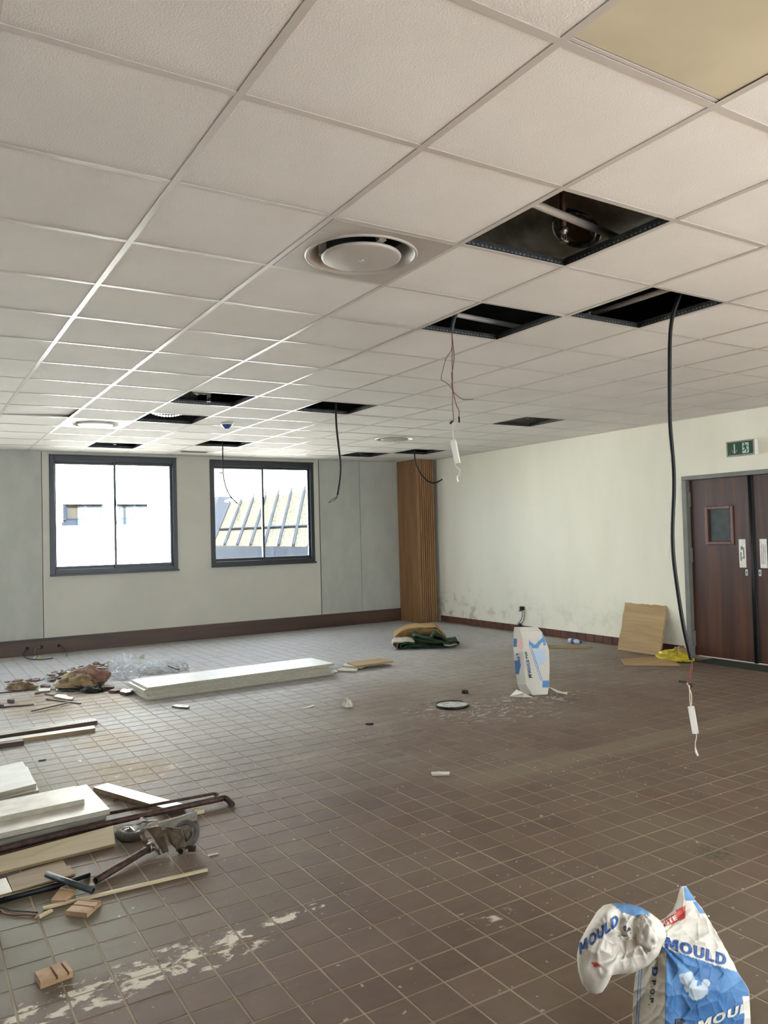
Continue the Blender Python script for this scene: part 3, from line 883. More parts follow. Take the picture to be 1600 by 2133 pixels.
# white conduits crossing the open bays
def conduit(label, p, q, r=.016):
    t = thing('conduit_pipe', label, 'pipe', (V(p) + V(q)) / 2, 'white conduits above the ceiling')
    part(MB().tube([p, q], r, 14), 'pipe', 'pvc', t)
    m_ = V(p).lerp(V(q), .08)
    part(MB().tube([m_, V(p).lerp(V(q), .14)], r * 1.25, 14), 'coupling', 'pvc', t)
a, b = pz(1112, 424, 2.78), pz(1284, 494, 2.78); d = (b - a)
conduit('white conduit crossing in front of the foil duct', a - d * .8, b + d * .05, .017)
a, b = pz(975, 660, 2.77), pz(1092, 683, 2.77); d = (b - a)
conduit('white conduit in the open bay with the dangling red wires', a - d * .8, b + d * .1)
a, b = pz(1240, 652, 2.80), pz(1390, 603, 2.80); d = (b - a)
conduit('white conduit in the open bay with the longest black cable', a - d * .3, b + d * .5)
# corrugated flexible duct showing in one bay
x, y = in_bay(2, 9, .42, .50)
t = thing('flexible_duct', 'ribbed foil flexible duct resting in an open ceiling bay', 'duct', (x, y, H + .02))
prof = []
for k in range(41): prof.append((.235 - 1.15 * (-.28 + k * .014) ** 2 + (.009 if k % 2 else -.009), -.28 + k * .014))
part(MB().lathe(prof, 40, Matrix.Translation((x + .0, y, H + .262)) @ Matrix.Rotation(math.pi / 2, 4, 'Y')), 'ribbed_hose', 'foil', t)
# crumpled foil
def blob(mb, c, sx, sy, sz, seed, amp=.35, f=2.2, n=22, flat=True, ridge=False):
    rows = []
    for i in range(n + 1):
        th = math.pi * i / n
        R = []
        for k in range(2 * n):
            ph = 2 * math.pi * k / (2 * n)
            d = V((math.sin(th) * math.cos(ph), math.sin(th) * math.sin(ph), math.cos(th)))
            q = fbm(d * f + V((seed * 3.1, seed * 1.7, seed)), 1, 4)
            if ridge: q = .5 - abs(q) * 1.6
            r = 1 + amp * q
            p = V((d.x * sx * r, d.y * sy * r, d.z * sz * r))
            if flat and p.z < 0: p.z *= .02
            R.append(V(c) + p)
        rows.append(R)
    return mb.grid(rows, closed=True, flip=True)
x, y = in_bay(2, 7, .32, .45)
solo(blob(MB(), (x, y, H + .09), .10, .07, .055, 3, .5, 2.5, 16, False, True), 'foil_scrap', 'foil', 'crumpled silver foil hanging in an open ceiling bay', 'foil')

# ================================================================ HANGING CABLES
def hang(P):
    """points of a hanging thing: pixel path -> vertical plane through P that faces the room's length"""
    n = V((_f.x, _f.y, 0)).normalized(); P = V(P)
    def q(x, y):
        d = ray(x, y); return CAM + d * ((P - CAM).dot(n) / d.dot(n))
    return q
def cable(name, label, P, px, r, material='black', group='black cables hanging from the ceiling'):
    q = hang(P); pts = [q(*a) for a in px]
    top = pts[0] + (pts[0] - pts[1]) * .6
    pts = [V((top.x, top.y, SOFFIT)), V((top.x, top.y, max(top.z + .15, H + .35)))] + pts
    t = thing(name, label, 'cable', pts[0], group)
    part(MB().tube(smooth_path(pts, 6), r, 12), 'sheath', material, t)
    return t, q
def strand(t, q, px, r, material, name='wire', lab=None):
    return part(MB().tube(smooth_path([q(*a) for a in px], 5), r, 8), name, material, t, label=lab)
# 1: the long one by the door
t, q = cable('hanging_cable', 'longest thick black cable hanging in front of the door', (2.68, .82, H),
             [(1440, 585), (1420, 608), (1410, 632), (1401, 660), (1396, 700), (1395, 760), (1395, 850), (1397, 900), (1403, 970), (1404, 1020), (1402, 1070), (1401, 1120), (1404, 1170), (1412, 1230), (1423, 1300), (1434, 1350), (1440, 1374)], .0105)
strand(t, q, [(1440, 1372), (1441, 1385), (1438, 1395), (1437, 1410), (1439, 1428)], .0028, 'red')
strand(t, q, [(1440, 1372), (1442, 1388), (1440, 1402), (1431, 1418), (1430, 1420)], .0022, 'red')
strand(t, q, [(1430, 1421), (1421, 1420), (1414, 1419)], .0058, 'black', 'connector')
strand(t, q, [(1438, 1424), (1441, 1428), (1442, 1431)], .007, 'black', 'connector')
def driver(label, P, wires, box_top, box_bot, w, plug, tail, kink=None):
    q = hang(P)
    a, b = q(*box_top), q(*box_bot)
    t = thing('led_driver', label, 'led driver', a, 'white led drivers hanging on their wires')
    for w_ in wires: part(MB().tube(smooth_path([q(*k) for k in w_], 5), .0022, 8), 'wire', 'whitewire', t)
    z = (b - a); L = z.length; z.normalize()
    n = -V((_f.x, _f.y, 0)).normalized(); x = z.cross(n).normalized(); n = x.cross(z).normalized()
    M = Matrix((x, z, n)).transposed().to_4x4(); M.translation = a
    ang = Matrix.Rotation(.35, 4, 'Y')
    M = M @ ang
    part(MB().box((-w, 0, -.014), (w, L, .014), M), 'casing', 'white', t, bevel=.002)
    part(MB().box((-w * .96, L * .86, .014), (w * .96, L * .99, .0155), M), 'end_cover', 'white', t)
    for u, v in ((-.7, .05), (.7, .05), (-.7, .94), (.7, .94)):
        part(MB().box((u * w - .0016, v * L - .0016, .0155), (u * w + .0016, v * L + .0016, .0162), M), 'screw', 'rubber', t)
    part(MB().tube(smooth_path([q(*k) for k in tail], 5), .0026, 8), 'tail_wire', 'whitewire', t)
    part(MB().tube([q(*k) for k in plug], [.0035, .0065, .0062], 10), 'plug', 'white', t)
driver('white led driver hanging lowest on the long black cable', (2.68, .82, H),
       [[(1430, 1422), (1435, 1430), (1437, 1442), (1437, 1455), (1439, 1474)], [(1437, 1427), (1436, 1434), (1440, 1444), (1441, 1458), (1440, 1474)]],
       (1439.5, 1472), (1449, 1527), .0165, [(1448.5, 1557), (1450, 1566), (1453.5, 1574)], [(1450, 1526), (1451, 1535), (1448.5, 1547), (1448.5, 1558)])
# 2: stub with bare wires
t, q = cable('hanging_cable', 'short dark cable stub with long brown wires in a near open bay', (2.0, 1.70, H),
             [(958, 630), (950, 652), (944, 672), (941, 691)], .0125, 'conduit')
strand(t, q, [(941, 690), (942, 720), (942, 760), (943, 790), (941, 800), (943, 815), (943, 850), (945, 870), (944, 878), (941, 880)], .0024, 'brownwire')
strand(t, q, [(941, 690), (944, 720), (946, 745), (943, 770), (941, 780), (943, 805), (946, 825), (951, 845), (956, 855), (956, 872)], .0024, 'red')
strand(t, q, [(941, 690), (942, 710), (940, 730), (930, 745), (924, 765), (919, 788), (922, 793), (932, 799), (940, 808), (946, 818), (958, 828), (966, 832), (985, 832)], .002, 'brownwire')
strand(t, q, [(943, 877), (940, 880), (938, 883)], .006, 'black', 'connector')
strand(t, q, [(956, 868), (956.5, 874), (956.5, 880)], .0052, 'black', 'connector')
driver('white led driver hanging high in front of the slatted column', (2.0, 1.70, H),
       [[(941, 882), (943, 895), (943, 905), (945, 918)], [(956, 878), (953, 884), (948, 890), (944, 897), (944, 906)]],
       (944, 917), (953.5, 965), .0155, [(953, 990), (952, 998), (954, 1004)], [(947, 966), (950, 972), (957, 978), (957, 985), (954, 992)])
# 3
t, q = cable('hanging_cable', 'straight black cable hanging between second window and column', (2.66, 4.45, H),
             [(700, 838), (700, 848), (700, 870), (702, 900), (706, 935), (709, 965), (709, 985), (707, 1005), (703, 1031)], .0095)
for w in ([(703, 1031), (702, 1037), (697, 1042), (690, 1045), (684, 1046)], [(703, 1031), (699, 1036), (692, 1040), (688, 1044), (686, 1048)], [(703, 1031), (702, 1036), (698, 1039), (694, 1041)]):
    strand(t, q, w, .0022, 'black')
# 4
t, q = cable('hanging_cable', 'thin cable with pale tail hanging in front of the second window', (2.70, 7.33, H),
             [(464, 914), (464, 925), (464, 950), (465, 985), (467, 1000), (472, 1018), (481, 1035), (494, 1048)], .0075, 'black')
strand(t, q, [(494, 1047), (498, 1053), (500, 1060), (497, 1070), (494, 1080), (497, 1083), (500, 1070)], .003, 'whitewire')
strand(t, q, [(466, 985), (462, 985), (457, 985)], .012, 'white', 'cable_tie')
# 5
t, q = cable('hanging_cable', 'curved black cable swinging out in front of the column', (5.45, 7.40, H),
             [(864, 934), (864, 942), (864, 952), (866, 965), (871, 977), (879, 990), (890, 1001), (902, 1006), (912, 1004), (922, 998)], .0095)
for w in ([(921, 998), (926, 1001), (927, 1005), (924, 1009)], [(921, 998), (927, 1000), (928, 1006), (927, 1012)]):
    strand(t, q, w, .003, 'whitewire')

# ================================================================ RIGHT WALL FITTINGS
# exit sign
y0, y1, z0, z1 = 2.817, 3.135, 2.155, 2.314
t = thing('exit_sign', 'green exit sign with arrow and running figure above the door', 'sign', (XR, (y0 + y1) / 2, z0))
part(MB().box((XR - .060, y0, z0), (XR - .001, y1, z1)), 'housing', 'white', t, bevel=.004)
fr = MB(); xs = XR - .066
fr.box((xs, y0, z0), (XR - .060, y0 + .014, z1)).box((xs, y1 - .014, z0), (XR - .060, y1, z1)).box((xs, y0 + .014, z0), (XR - .060, y1 - .014, z0 + .014)).box((xs, y0 + .014, z1 - .014), (XR - .060, y1 - .014, z1))
part(fr, 'sign_frame', 'exitframe', t)
part(MB().box((XR - .0635, y0 + .014, z0 + .014), (XR - .0602, y1 - .014, z1 - .014)), 'sign_face', 'exitgreen', t)
def flat(pts, x, th=.0008):
    """polygon in sign units (u from the left 0..1, v up 0..1) on the sign's face"""
    P = [V((x, y1 - .014 - u * (y1 - y0 - .028), z0 + .014 + v * (z1 - z0 - .028))) for u, v in pts]
    return MB().prism(P, (th, 0, 0))
xf = XR - .0642
def merge(*ms):
    o = MB()
    for a in ms:
        k = len(o.v); o.v += a.v; o.f += [tuple(k + i for i in f) for f in a.f]; o.sm += a.sm
    return o
ar = merge(flat([(.245, .88), (.295, .88), (.295, .18), (.245, .18)], xf), flat([(.27, .10), (.245, .16), (.15, .46), (.17, .36), (.19, .28)], xf),
           flat([(.27, .10), (.35, .28), (.37, .36), (.39, .46), (.295, .16)], xf), flat([(.235, .20), (.305, .20), (.27, .10)], xf))
part(ar, 'arrow', 'exitmark', t)
part(flat([(.58, .90), (.83, .90), (.83, .08), (.58, .08)], xf), 'door_symbol', 'exitmark', t)
xg = xf - .0006
c8 = [(.672 + .030 * math.cos(k * math.pi / 5), .80 + .075 * math.sin(k * math.pi / 5)) for k in range(10)]
man = merge(flat(c8, xg, .0005), flat([(.66, .70), (.73, .73), (.735, .64), (.75, .42), (.68, .42), (.65, .58)], xg, .0005),
            flat([(.73, .73), (.80, .66), (.815, .55), (.79, .53), (.775, .62), (.73, .66)], xg, .0005), flat([(.66, .70), (.60, .60), (.60, .50), (.625, .50), (.63, .57), (.67, .62)], xg, .0005),
            flat([(.71, .45), (.75, .42), (.79, .32), (.75, .12), (.71, .12), (.745, .31)], xg, .0005), flat([(.68, .44), (.72, .42), (.68, .28), (.59, .24), (.59, .31), (.65, .34)], xg, .0005))
part(man, 'running_figure', 'exitgreen', t)
# switch-box with loose wires on the wall
p = px_x(1090, 1268, XR)
t = thing('socket_remains', 'black socket remains with loose wires on the white wall', 'socket', (XR, p.y, p.z))
part(MB().box((XR - .045, p.y - .028, p.z - .020), (XR, p.y + .030, p.z + .034)), 'box', 'rubber', t, bevel=.006)
part(MB().lathe([(0, .012), (.020, .010), (.034, 0), (0, 0)], 14, Matrix.Translation((XR - .05, p.y, p.z - .028))), 'shroud', 'conduit', t)
def wl_(px): return [px_x(a, b, XR - .03) for a, b in px]
part(MB().tube(smooth_path(wl_([(1088, 1274), (1088, 1284), (1085, 1292), (1080, 1298), (1077, 1306), (1077, 1318)])), .005, 8), 'wire', 'steel', t)
part(MB().tube(smooth_path(wl_([(1092, 1274), (1092, 1286), (1089, 1295), (1083, 1300), (1080, 1310), (1080, 1320)])), .005, 8), 'wire', 'steel', t)
part(blob(MB(), px_x(1083.5, 1303, XR - .025), .02, .03, .03, 4, .3, 2, 8, False), 'tape_lump', 'rubber', t)
# wires pulled from the window-wall skirting
t = thing('loose_wires', 'loose grey wires and tape lying along the dark skirting', 'wires', pz(85, 1372))
def fw(px, z=.004): return [pz(a, b, z) for a, b in px]
p0 = on_y(57, 1351, YW - .03); p1 = on_y(86, 1348, YW - .03); p2 = on_y(123, 1345, YW - .03)
part(MB().tube(smooth_path([p0, p0 + V((-.05, -.04, -.06)), pz(50, 1367, .006), pz(62, 1373, .006), pz(85, 1374, .006), pz(110, 1371, .006)]), .006, 8), 'wire', 'conduit', t)
part(MB().tube(smooth_path([p1, p1 + V((-.07, -.04, -.01)), p1 + V((-.085, -.05, -.06)), pz(72, 1369, .01)]), .008, 8), 'wire', 'steel', t)
part(MB().tube(smooth_path([p2, p2 + V((.05, -.03, -.02)), p2 + V((.07, -.05, -.08)), pz(140, 1366, .006)]), .005, 8), 'wire', 'conduit', t)
a = pz(84, 1371, .02)
part(MB().box((-.022, -.012, -.018), (.022, .012, .018), Matrix.Translation(a) @ Matrix.Rotation(.7, 4, 'Y') @ Matrix.Rotation(.4, 4, 'Z')), 'connector', mat('cream_tape', (214, 200, 150), (196, 182, 132), 20), t)
part(MB().box((-.018, -.008, -.005), (.018, .008, .005), Matrix.Translation(pz(72, 1369, .012)) @ Matrix.Rotation(-.6, 4, 'Y')), 'connector', 'white', t)

# ================================================================ THINGS ON THE FLOOR
def slab(name, label, cat, top, th, face, edge=None, group=None, bevel=.0012):
    """flat piece from its top corners; th = thickness (number: straight down, vector: as given)"""
    drop = V((0, 0, -th)) if isinstance(th, (int, float)) else V(th)
    mb = MB().prism(top, drop)
    o = solo(mb, name, face, label, cat, group, bevel)
    if edge:
        o.data.materials.append(MT[edge]); n = len(top)
        for k, p in enumerate(o.data.polygons): p.material_index = 0 if k == 0 else 1
    return o
def slab_px(name, label, cat, poly, z1, th, face, edge=None, group=None, bevel=.0012):
    return slab(name, label, cat, [pz(x, y, z1) for x, y in poly], th, face, edge, group, bevel)
def from_right_end(back, front, left, z1, length):
    """rectangle whose right end runs back-front and which reaches `length` to the left, parallel to front->left"""
    b, f, l = pz(*back, z1), pz(*front, z1), pz(*left, z1)
    d = (l - f).normalized() * length
    return [b, f, f + d, b + d]

# ---- long white boards in a stack by the plastic
zt = .118
q = [pz(276, 1413, zt), pz(307.5, 1431.5, zt), pz(696, 1381, zt), pz(649.5, 1367, zt)]
lv = (q[2] - q[1]).normalized(); wv = (q[0] - q[1]); wv = (wv - lv * wv.dot(lv)).normalized()
L, W = (q[2] - q[1]).length, .50
for k in range(5):
    th = .0222
    z1 = .1135 - (4 - k) * .0226 + .0015
    off = lv * [-.005, .012, -.012, -.028, .0][k] + wv * [-.012, .004, -.004, .012, 0][k]
    a = V((q[1].x, q[1].y, z1)) + off
    b = a + lv * (L - .02 * (4 - k) * (k % 2)); lv.z = wv.z = 0
    slab('white_board', ['bottom white board of the long stack beside the plastic film', 'second white board from the bottom of the long stack', 'middle white board of the long five-board stack',
         'second white board from the top of the long stack', 'topmost bright white board of the long stack beside the plastic film'][k], 'board',
         [a, b, b + wv * W, a + wv * W], th, 'wboard', 'pboard', 'white boards in the long stack')
# offcuts at the right end of that stack
slab_px('board_offcut', 'white board offcut lowest of three beside the long stack', 'board', [(701, 1396), (743, 1397), (747, 1391), (714, 1389)], .018, .016, 'wboard2', 'pboard', 'offcuts beside the long stack')
slab_px('board_offcut', 'white board offcut between the tan panel and another offcut', 'board', [(713, 1386), (752, 1390), (764, 1384), (722, 1380)], .035, .016, 'wboard2', 'pboard', 'offcuts beside the long stack')
slab_px('hardboard_sheet', 'tan hardboard panel lying over the white offcuts', 'board', [(722, 1380), (744, 1387), (819, 1377), (792, 1371)], .050, .012, 'hard', None)
solo(blob(MB(), pz(697, 1399, .012), .03, .03, .012, 9, .3), 'plastic_stopper', 'white', 'small white cap at the right end of the long stack', 'cap')

# ---- left side pile
slab('white_board', 'lower white board of the pair at the left edge', 'board', from_right_end((57, 1596), (81, 1646), (0, 1664), .028, .75), .026, 'wboard', 'pboard', 'white boards at the left edge')
slab('white_board', 'upper grey-white board of the pair at the left edge', 'board', from_right_end((47, 1585.5), (75.6, 1632), (0, 1651), .056, .72), .026, 'wboard', 'pboard', 'white boards at the left edge')
slab('grey_board', 'grey board lowest under the wide white board', 'board', from_right_end((176, 1657), (219, 1704), (0, 1762), .024, .8), .023, 'gboard', 'gboard', 'boards under the wide white board')
slab('grey_board', 'grey board directly under the wide white board', 'board', from_right_end((176, 1650), (221, 1697), (0, 1752), .048, .8), .0235, 'gboard', 'gboard', 'boards under the wide white board')
slab('white_board', 'wide bright white board with scuffs under a narrower board', 'board', from_right_end((180.5, 1633.5), (229, 1685), (0, 1736), .074, .85), .0255, 'wboard2', 'pboard', 'white boards at the left edge')
slab('white_board', 'narrow beige-white board lying on the wide white board', 'board', from_right_end((157, 1636.6), (176, 1664), (0, 1701), .100, .8), .0255, 'wboard2', 'pboard', 'white boards at the left edge')
slab_px('silver_strip_board', 'narrow strip board with silvery white top beside the bent rod', 'board', [(194, 1639.5), (224, 1631), (387, 1675.5), (346, 1684.5)], .030, .028, 'wboard', 'hard2')
# long battens further back
r = from_right_end((196.5, 1495.5), (203, 1500.5), (0, 1531), .030, 1.25)
t = thing('ribbed_batten', 'dark ribbed batten with pale edges lying behind a white plank', 'timber', (r[1] + r[3]) / 2 - V((0, 0, .030)))
part(MB().prism([p - V((0, 0, .004)) for p in r], (0, 0, -.026)), 'body', 'dkwood', t, bevel=.002)
for k in (0.06, .40, .74):
    a, b, c_, d = r
    e0, e1 = a.lerp(b, k), a.lerp(b, k + .2); g0, g1 = d.lerp(c_, k), d.lerp(c_, k + .2)
    part(MB().prism([e0, e1, g1, g0], (0, 0, -.006)), 'rib', 'wboard2', t, label='pale raised rib')
slab('timber_plank', 'white-topped plank lying in front of the dark ribbed batten', 'timber', from_right_end((196, 1511), (198.5, 1516.5), (0, 1545), .027, 1.25), .026, 'wboard2', 'hard2')
r = from_right_end((46, 1539), (50, 1543), (0, 1550), .032, .6)
slab('timber_block', 'short dark timber end in front of the white-topped plank', 'timber', r, .031, 'dkwood', 'dkwood')

# ---- plywood, hardboard, pipes
a0, a1 = pz(-60, 1799, .046), pz(236, 1719, .046); b0, b1 = pz(-60, 1831, .020), pz(240, 1757, .020)
slab('plywood_plank', 'pale plywood plank tilted against the rusty pipe', 'board', [a0, a1, b1, b0], (0, .004, -.0145), 'ply', 'hard2')
slab_px('hardboard_scrap', 'tan torn hardboard scrap under the crossed black pipes', 'board', [(14, 1826), (131, 1790), (139, 1803), (145, 1803), (150, 1809), (157, 1819), (27, 1857)], .010, .008, 'hard2', 'hard')
slab_px('board_scrap', 'cream board scrap at the left edge beside torn hardboard', 'board', [(-30, 1838), (12, 1828), (26, 1857), (-30, 1873)], .012, .010, 'wboard2', 'hard')
solo(MB().tube([pz(-40, 1887, .013), pz(60, 1860, .013), pz(124, 1843, .013), pz(128, 1841.5, .012), pz(187, 1822, .011)], [.0128, .0128, .0128, .0098, .0098], 16), 'plastic_pipe', 'black', 'long black plastic pipe with a narrower end at the left edge', 'pipe')
t = thing('conduit_offcut', 'short dark grey pipe lying across the long black pipe', 'pipe', pz(150, 1840))
part(MB().pipe(pz(97, 1821, .047), pz(195, 1856, .020), .0128, .002), 'pipe', 'conduit', t)
part(MB().pipe(pz(97, 1821, .047).lerp(pz(195, 1856, .020), .01), pz(97, 1821, .047).lerp(pz(195, 1856, .020), .98), .0107, .001), 'bore', 'dark_hole', t)
def stick(mb, p, q, w, h):
    p, q = V(p), V(q); d = (q - p); s = V((-d.y, d.x, 0)).normalized() * w
    return mb.prism([p - s, q - s, q + s, p + s], (0, 0, -h))
solo(stick(MB(), pz(432, 1809, .012), pz(89, 1889, .012), .0085, .010), 'pine_strip', 'pine', 'long pale pine strip lying in front of the castors', 'timber', bevel=.001)
t = thing('wood_splinter', 'short pointed wood splinter beside the red wire', 'timber', pz(88, 1904))
part(stick(MB(), pz(108, 1893, .012), pz(80, 1908, .012), .007, .010), 'shaft', 'pine', t, bevel=.001)
a, b = pz(80, 1908, .007), pz(71, 1913, .004)
part(MB().tube([a, b], [.008, .001], 8), 'point', 'block', t)
solo(MB().tube(smooth_path([pz(-30, 1893, .005), pz(2, 1897, .005), pz(10, 1903, .005), pz(30, 1907, .005), pz(55, 1906, .005), pz(73, 1907, .006)]), .0032, 8), 'red_wire', 'red', 'thin red wire running in from the left edge', 'wire')
solo(MB().tube(smooth_path([pz(-30, 1884, .005), pz(5, 1891, .005), pz(30, 1897, .005), pz(60, 1899, .005), pz(78, 1901, .006)]), .0030, 8), 'green_wire', 'conduit', 'thin dark green wire beside the red wire', 'wire')
c = pz(-44, 1944, 0)
solo(MB().lathe([(.052, 0), (.062, .006), (.064, .05), (.058, .056), (.048, .05), (.046, .0)], 32, Matrix.Translation(c)), 'rubber_ring', 'conduit', 'dark rubber ring cut off by the left edge', 'ring')

# ---- rusty rods
t = thing('bent_rod', 'long rusty pipe with bent end lying across the boards', 'rod', pz(200, 1735))
part(MB().tube(smooth_path([pz(-40, 1780, .024), pz(120, 1740, .026), pz(260, 1707, .030), pz(420, 1672, .030), pz(462, 1663, .030)], 4) + smooth_path([pz(466, 1662, .030), pz(474, 1665, .024), pz(484, 1676, .012)], 4), .0155, 12), 'rod', 'rust', t)
solo(MB().tube([pz(200, 1699, .050), pz(440, 1654, .044)] + smooth_path([pz(446, 1653, .044), pz(453, 1655, .040), pz(447, 1658, .036)], 3), .008, 10), 'hooked_rod', 'rust', 'thin rusty rod with hooked end behind the bent rod', 'rod')
p, q_ = pz(322, 1716, .044), pz(409, 1690, .044)
solo(stick(MB(), p, q_, .010, .042), 'flat_bar', 'gboard', 'grey flat bar standing on edge behind the castors', 'bar', bevel=.002)
p, q_ = pz(404, 1688, .022), pz(424, 1684, .022)
solo(stick(MB(), p, q_, .018, .020), 'wood_chock', 'ply', 'small wooden chock at the end of the grey flat bar', 'timber', bevel=.002)
solo(blob(MB(), pz(242, 1668, .012), .014, .011, .011, 2, .4), 'rusty_clip', 'rust', 'small rusty clip lying beside the silvery strip board', 'clip')

# ---- castors on a pipe
base = pz(320, 1775)
t = thing('castor_frame', 'rusty castor frame with two rubber wheels and a pipe', 'castor frame', base)
def wheel(c, axis, r, w, lab):
    Q = V(axis).to_track_quat('Z', 'Y').to_matrix().to_4x4(); Q.translation = V(c)
    ty = part(MB().lathe([(r * .70, -w / 2), (r * .93, -w / 2), (r, -w / 3), (r, w / 3), (r * .93, w / 2), (r * .70, w / 2)], 40, Q), 'wheel', mat('grey_tyre', (92, 88, 80), (70, 67, 61), 30, rough=.75), t, label=lab)
    part(MB().lathe([(r * .70, w / 2), (r * .69, w * .40), (r * .58, w * .30), (r * .30, w * .42), (r * .22, w * .56), (0, w * .56)], 36, Q).lathe([(r * .70, -w / 2), (r * .5, -w * .3), (0, -w * .4)], 36, Q), 'rim', 'steel', ty)
    part(MB().lathe([(r * .64, w * .36), (r * .66, w * .46), (r * .69, w * .48), (r * .70, w * .42)], 36, Q), 'rim_ring', 'chrome', ty)
    part(MB().tube([Q @ V((0, 0, w * .5)), Q @ V((0, 0, w * .85))], r * .12, 6, smooth=False), 'axle_nut', 'steel', ty)
cA = pz(271, 1733, .030); cA.z = .026
wheel(cA, (.12, -.10, 1), .066, .036, 'wheel lying flat')
fl_ = -V((_f.x, _f.y, 0)).normalized(); rt = V((_r0.x, _r0.y, 0))
cB = at(386, 1733, depth_of(pz(388, 1766))); cB.z = .062
wheel(cB, fl_ * .75 + V((0, 0, .62)) - rt * .15, .064, .034, 'wheel tilted up')
def plate(px_pts, th=.006, push=0.0, dd=None):
    d0 = depth_of(base) if dd is None else dd
    P = [at(x, y, d0 + e) for x, y, e in px_pts]
    for p in P: p.z = max(p.z, .004)
    n = (P[1] - P[0]).cross(P[2] - P[0]).normalized()
    return MB().prism(P, n * th)
part(plate([(308, 1727, .05), (335, 1721, .06), (351, 1771, -.03), (339, 1777, -.03)], .008), 'mounting_plate', 'rustplate', t, bevel=.001)
part(merge(plate([(344, 1722, .03), (377, 1726, .01), (383, 1745, 0), (386, 1764, -.02), (369, 1771, -.04), (352, 1755, 0)], .008), plate([(368, 1768, -.05), (385, 1765, -.04), (383, 1781, -.05), (366, 1773, -.05)], .02)), 'fork', 'rustplate', t, bevel=.001)
part(MB().lathe([(0, 0), (.011, 0), (.012, .002)], 14, Matrix.Translation(at(376, 1773, depth_of(base) - .056)) @ (fl_.to_track_quat('Z', 'Y').to_matrix().to_4x4())), 'bolt_hole', 'dark_hole', t)
part(plate([(390, 1763, -.02), (408, 1762, -.02), (407, 1777, -.02), (392, 1778, -.02)], .010), 'brake_pedal', 'rust', t, bevel=.002)
part(merge(plate([(270, 1722, .06), (300, 1711, .07), (328, 1708, .08), (330, 1720, .06), (296, 1727, .02), (280, 1732, -.01)], .010), plate([(279, 1720, .06), (293, 1702, .08), (300, 1702, .08), (318, 1712, .09), (300, 1722, .06)], .010)), 'swivel_fork', 'chrome', t, bevel=.002)
pa, pb = pz(199, 1835, .0155), at(309, 1768, depth_of(base) - .03); pb.z = max(pb.z, .022)
part(MB().pipe(pa, pb, .0148, .003), 'pipe', 'rust', t)
part(MB().tube([pb - (pb - pa).normalized() * .004, pb + (pb - pa).normalized() * .022], .021, 14), 'clamp', 'steel', t)
part(MB().tube([pb + V((-.01, .0, .03)), at(296, 1740, depth_of(base))], .011, 10), 'stem', 'rustplate', t)
part(plate([(318, 1764, -.04), (333, 1770, -.05), (335, 1781, -.05), (331, 1787, -.05), (322, 1776, -.05)], .010), 'wing_lever', 'steel', t, bevel=.003)

# ---- grooved softwood blocks
def grooved(label, px4, z1, cuts, group):
    a, b, c_, d = [pz(x, y, z1) for x, y in px4]      # back-left, back-right, front-right, front-left ; ribs run back-front
    t = thing('grooved_block', label, 'wood block', (a + c_) / 2 - V((0, 0, z1)), group)
    part(MB().prism([p - V((0, 0, z1 * .45)) for p in (a, b, c_, d)], (0, 0, -z1 * .52)), 'body', 'block', t, bevel=.001)
    for u0, u1 in cuts:
        P = [a.lerp(b, u0), a.lerp(b, u1), d.lerp(c_, u1), d.lerp(c_, u0)]
        part(MB().prism(P, (0, 0, -z1 * .46)), 'ridge', 'block', t, bevel=.0008)
g = 'grooved wood blocks at the left'
grooved('three-ridged wood block lying alone on the tiles at bottom left', [(72, 2024), (135, 2001), (152, 2021), (84, 2046)], .024, [(0, .46), (.53, .82), (.88, 1)], g)
grooved('grooved wood block in front of the pine strip', [(136.5, 1897), (166.5, 1871.5), (210, 1876), (181, 1902)], .020, [(0, .46), (.54, .86), (.92, 1)], g)
grooved('grooved wood block between the black pipes and pine strip', [(106, 1874), (126, 1848), (157, 1854), (137, 1875)], .018, [(0, .8), (.86, 1)], g)

# ---- lid, puck, strip
c = pz(942, 1467, .018); c.z = 0
t = thing('bucket_lid', 'round black bucket lid caked with white plaster', 'lid', c)
T = Matrix.Translation(c)
part(MB().lathe([(0, .001), (.132, .001), (.138, .006), (.138, .020), (.134, .023), (.130, .020), (.129, .010)], 56, T), 'rim', 'rubber', t)
rows = []
for k in range(10):
    rr = .1295 * k / 9
    rows.append([c + V((rr * math.cos(a), rr * math.sin(a), .014 + .008 * max(0, fbm((rr * 20 * math.cos(a), rr * 20 * math.sin(a), 3), 1, 3) + .35) * (1 - (k / 9) ** 4))) for a in [2 * math.pi * q / 48 for q in range(48)]])
part(MB().grid(rows, closed=True), 'plaster_crust', 'lidw', t)
c = pz(968.5, 1444, 0)
t = thing('black_puck', 'small black puck beside the bucket lid', 'puck', c)
part(MB().lathe([(0, 0), (.026, 0), (.028, .003), (.028, .026), (.025, .029), (0, .029)], 24, Matrix.Translation(c)), 'body', 'rubber', t)
part(MB().lathe([(.012, .029), (.010, .0255), (0, .0255)], 16, Matrix.Translation(c)), 'recess', 'conduit', t)
slab_px('tile_strip', 'thin white strip lying alone in the middle of the floor', 'strip', [(898, 1608), (913, 1606.5), (937, 1607.5), (936, 1612), (900, 1613)], .010, .009, 'wboard2', 'pboard')

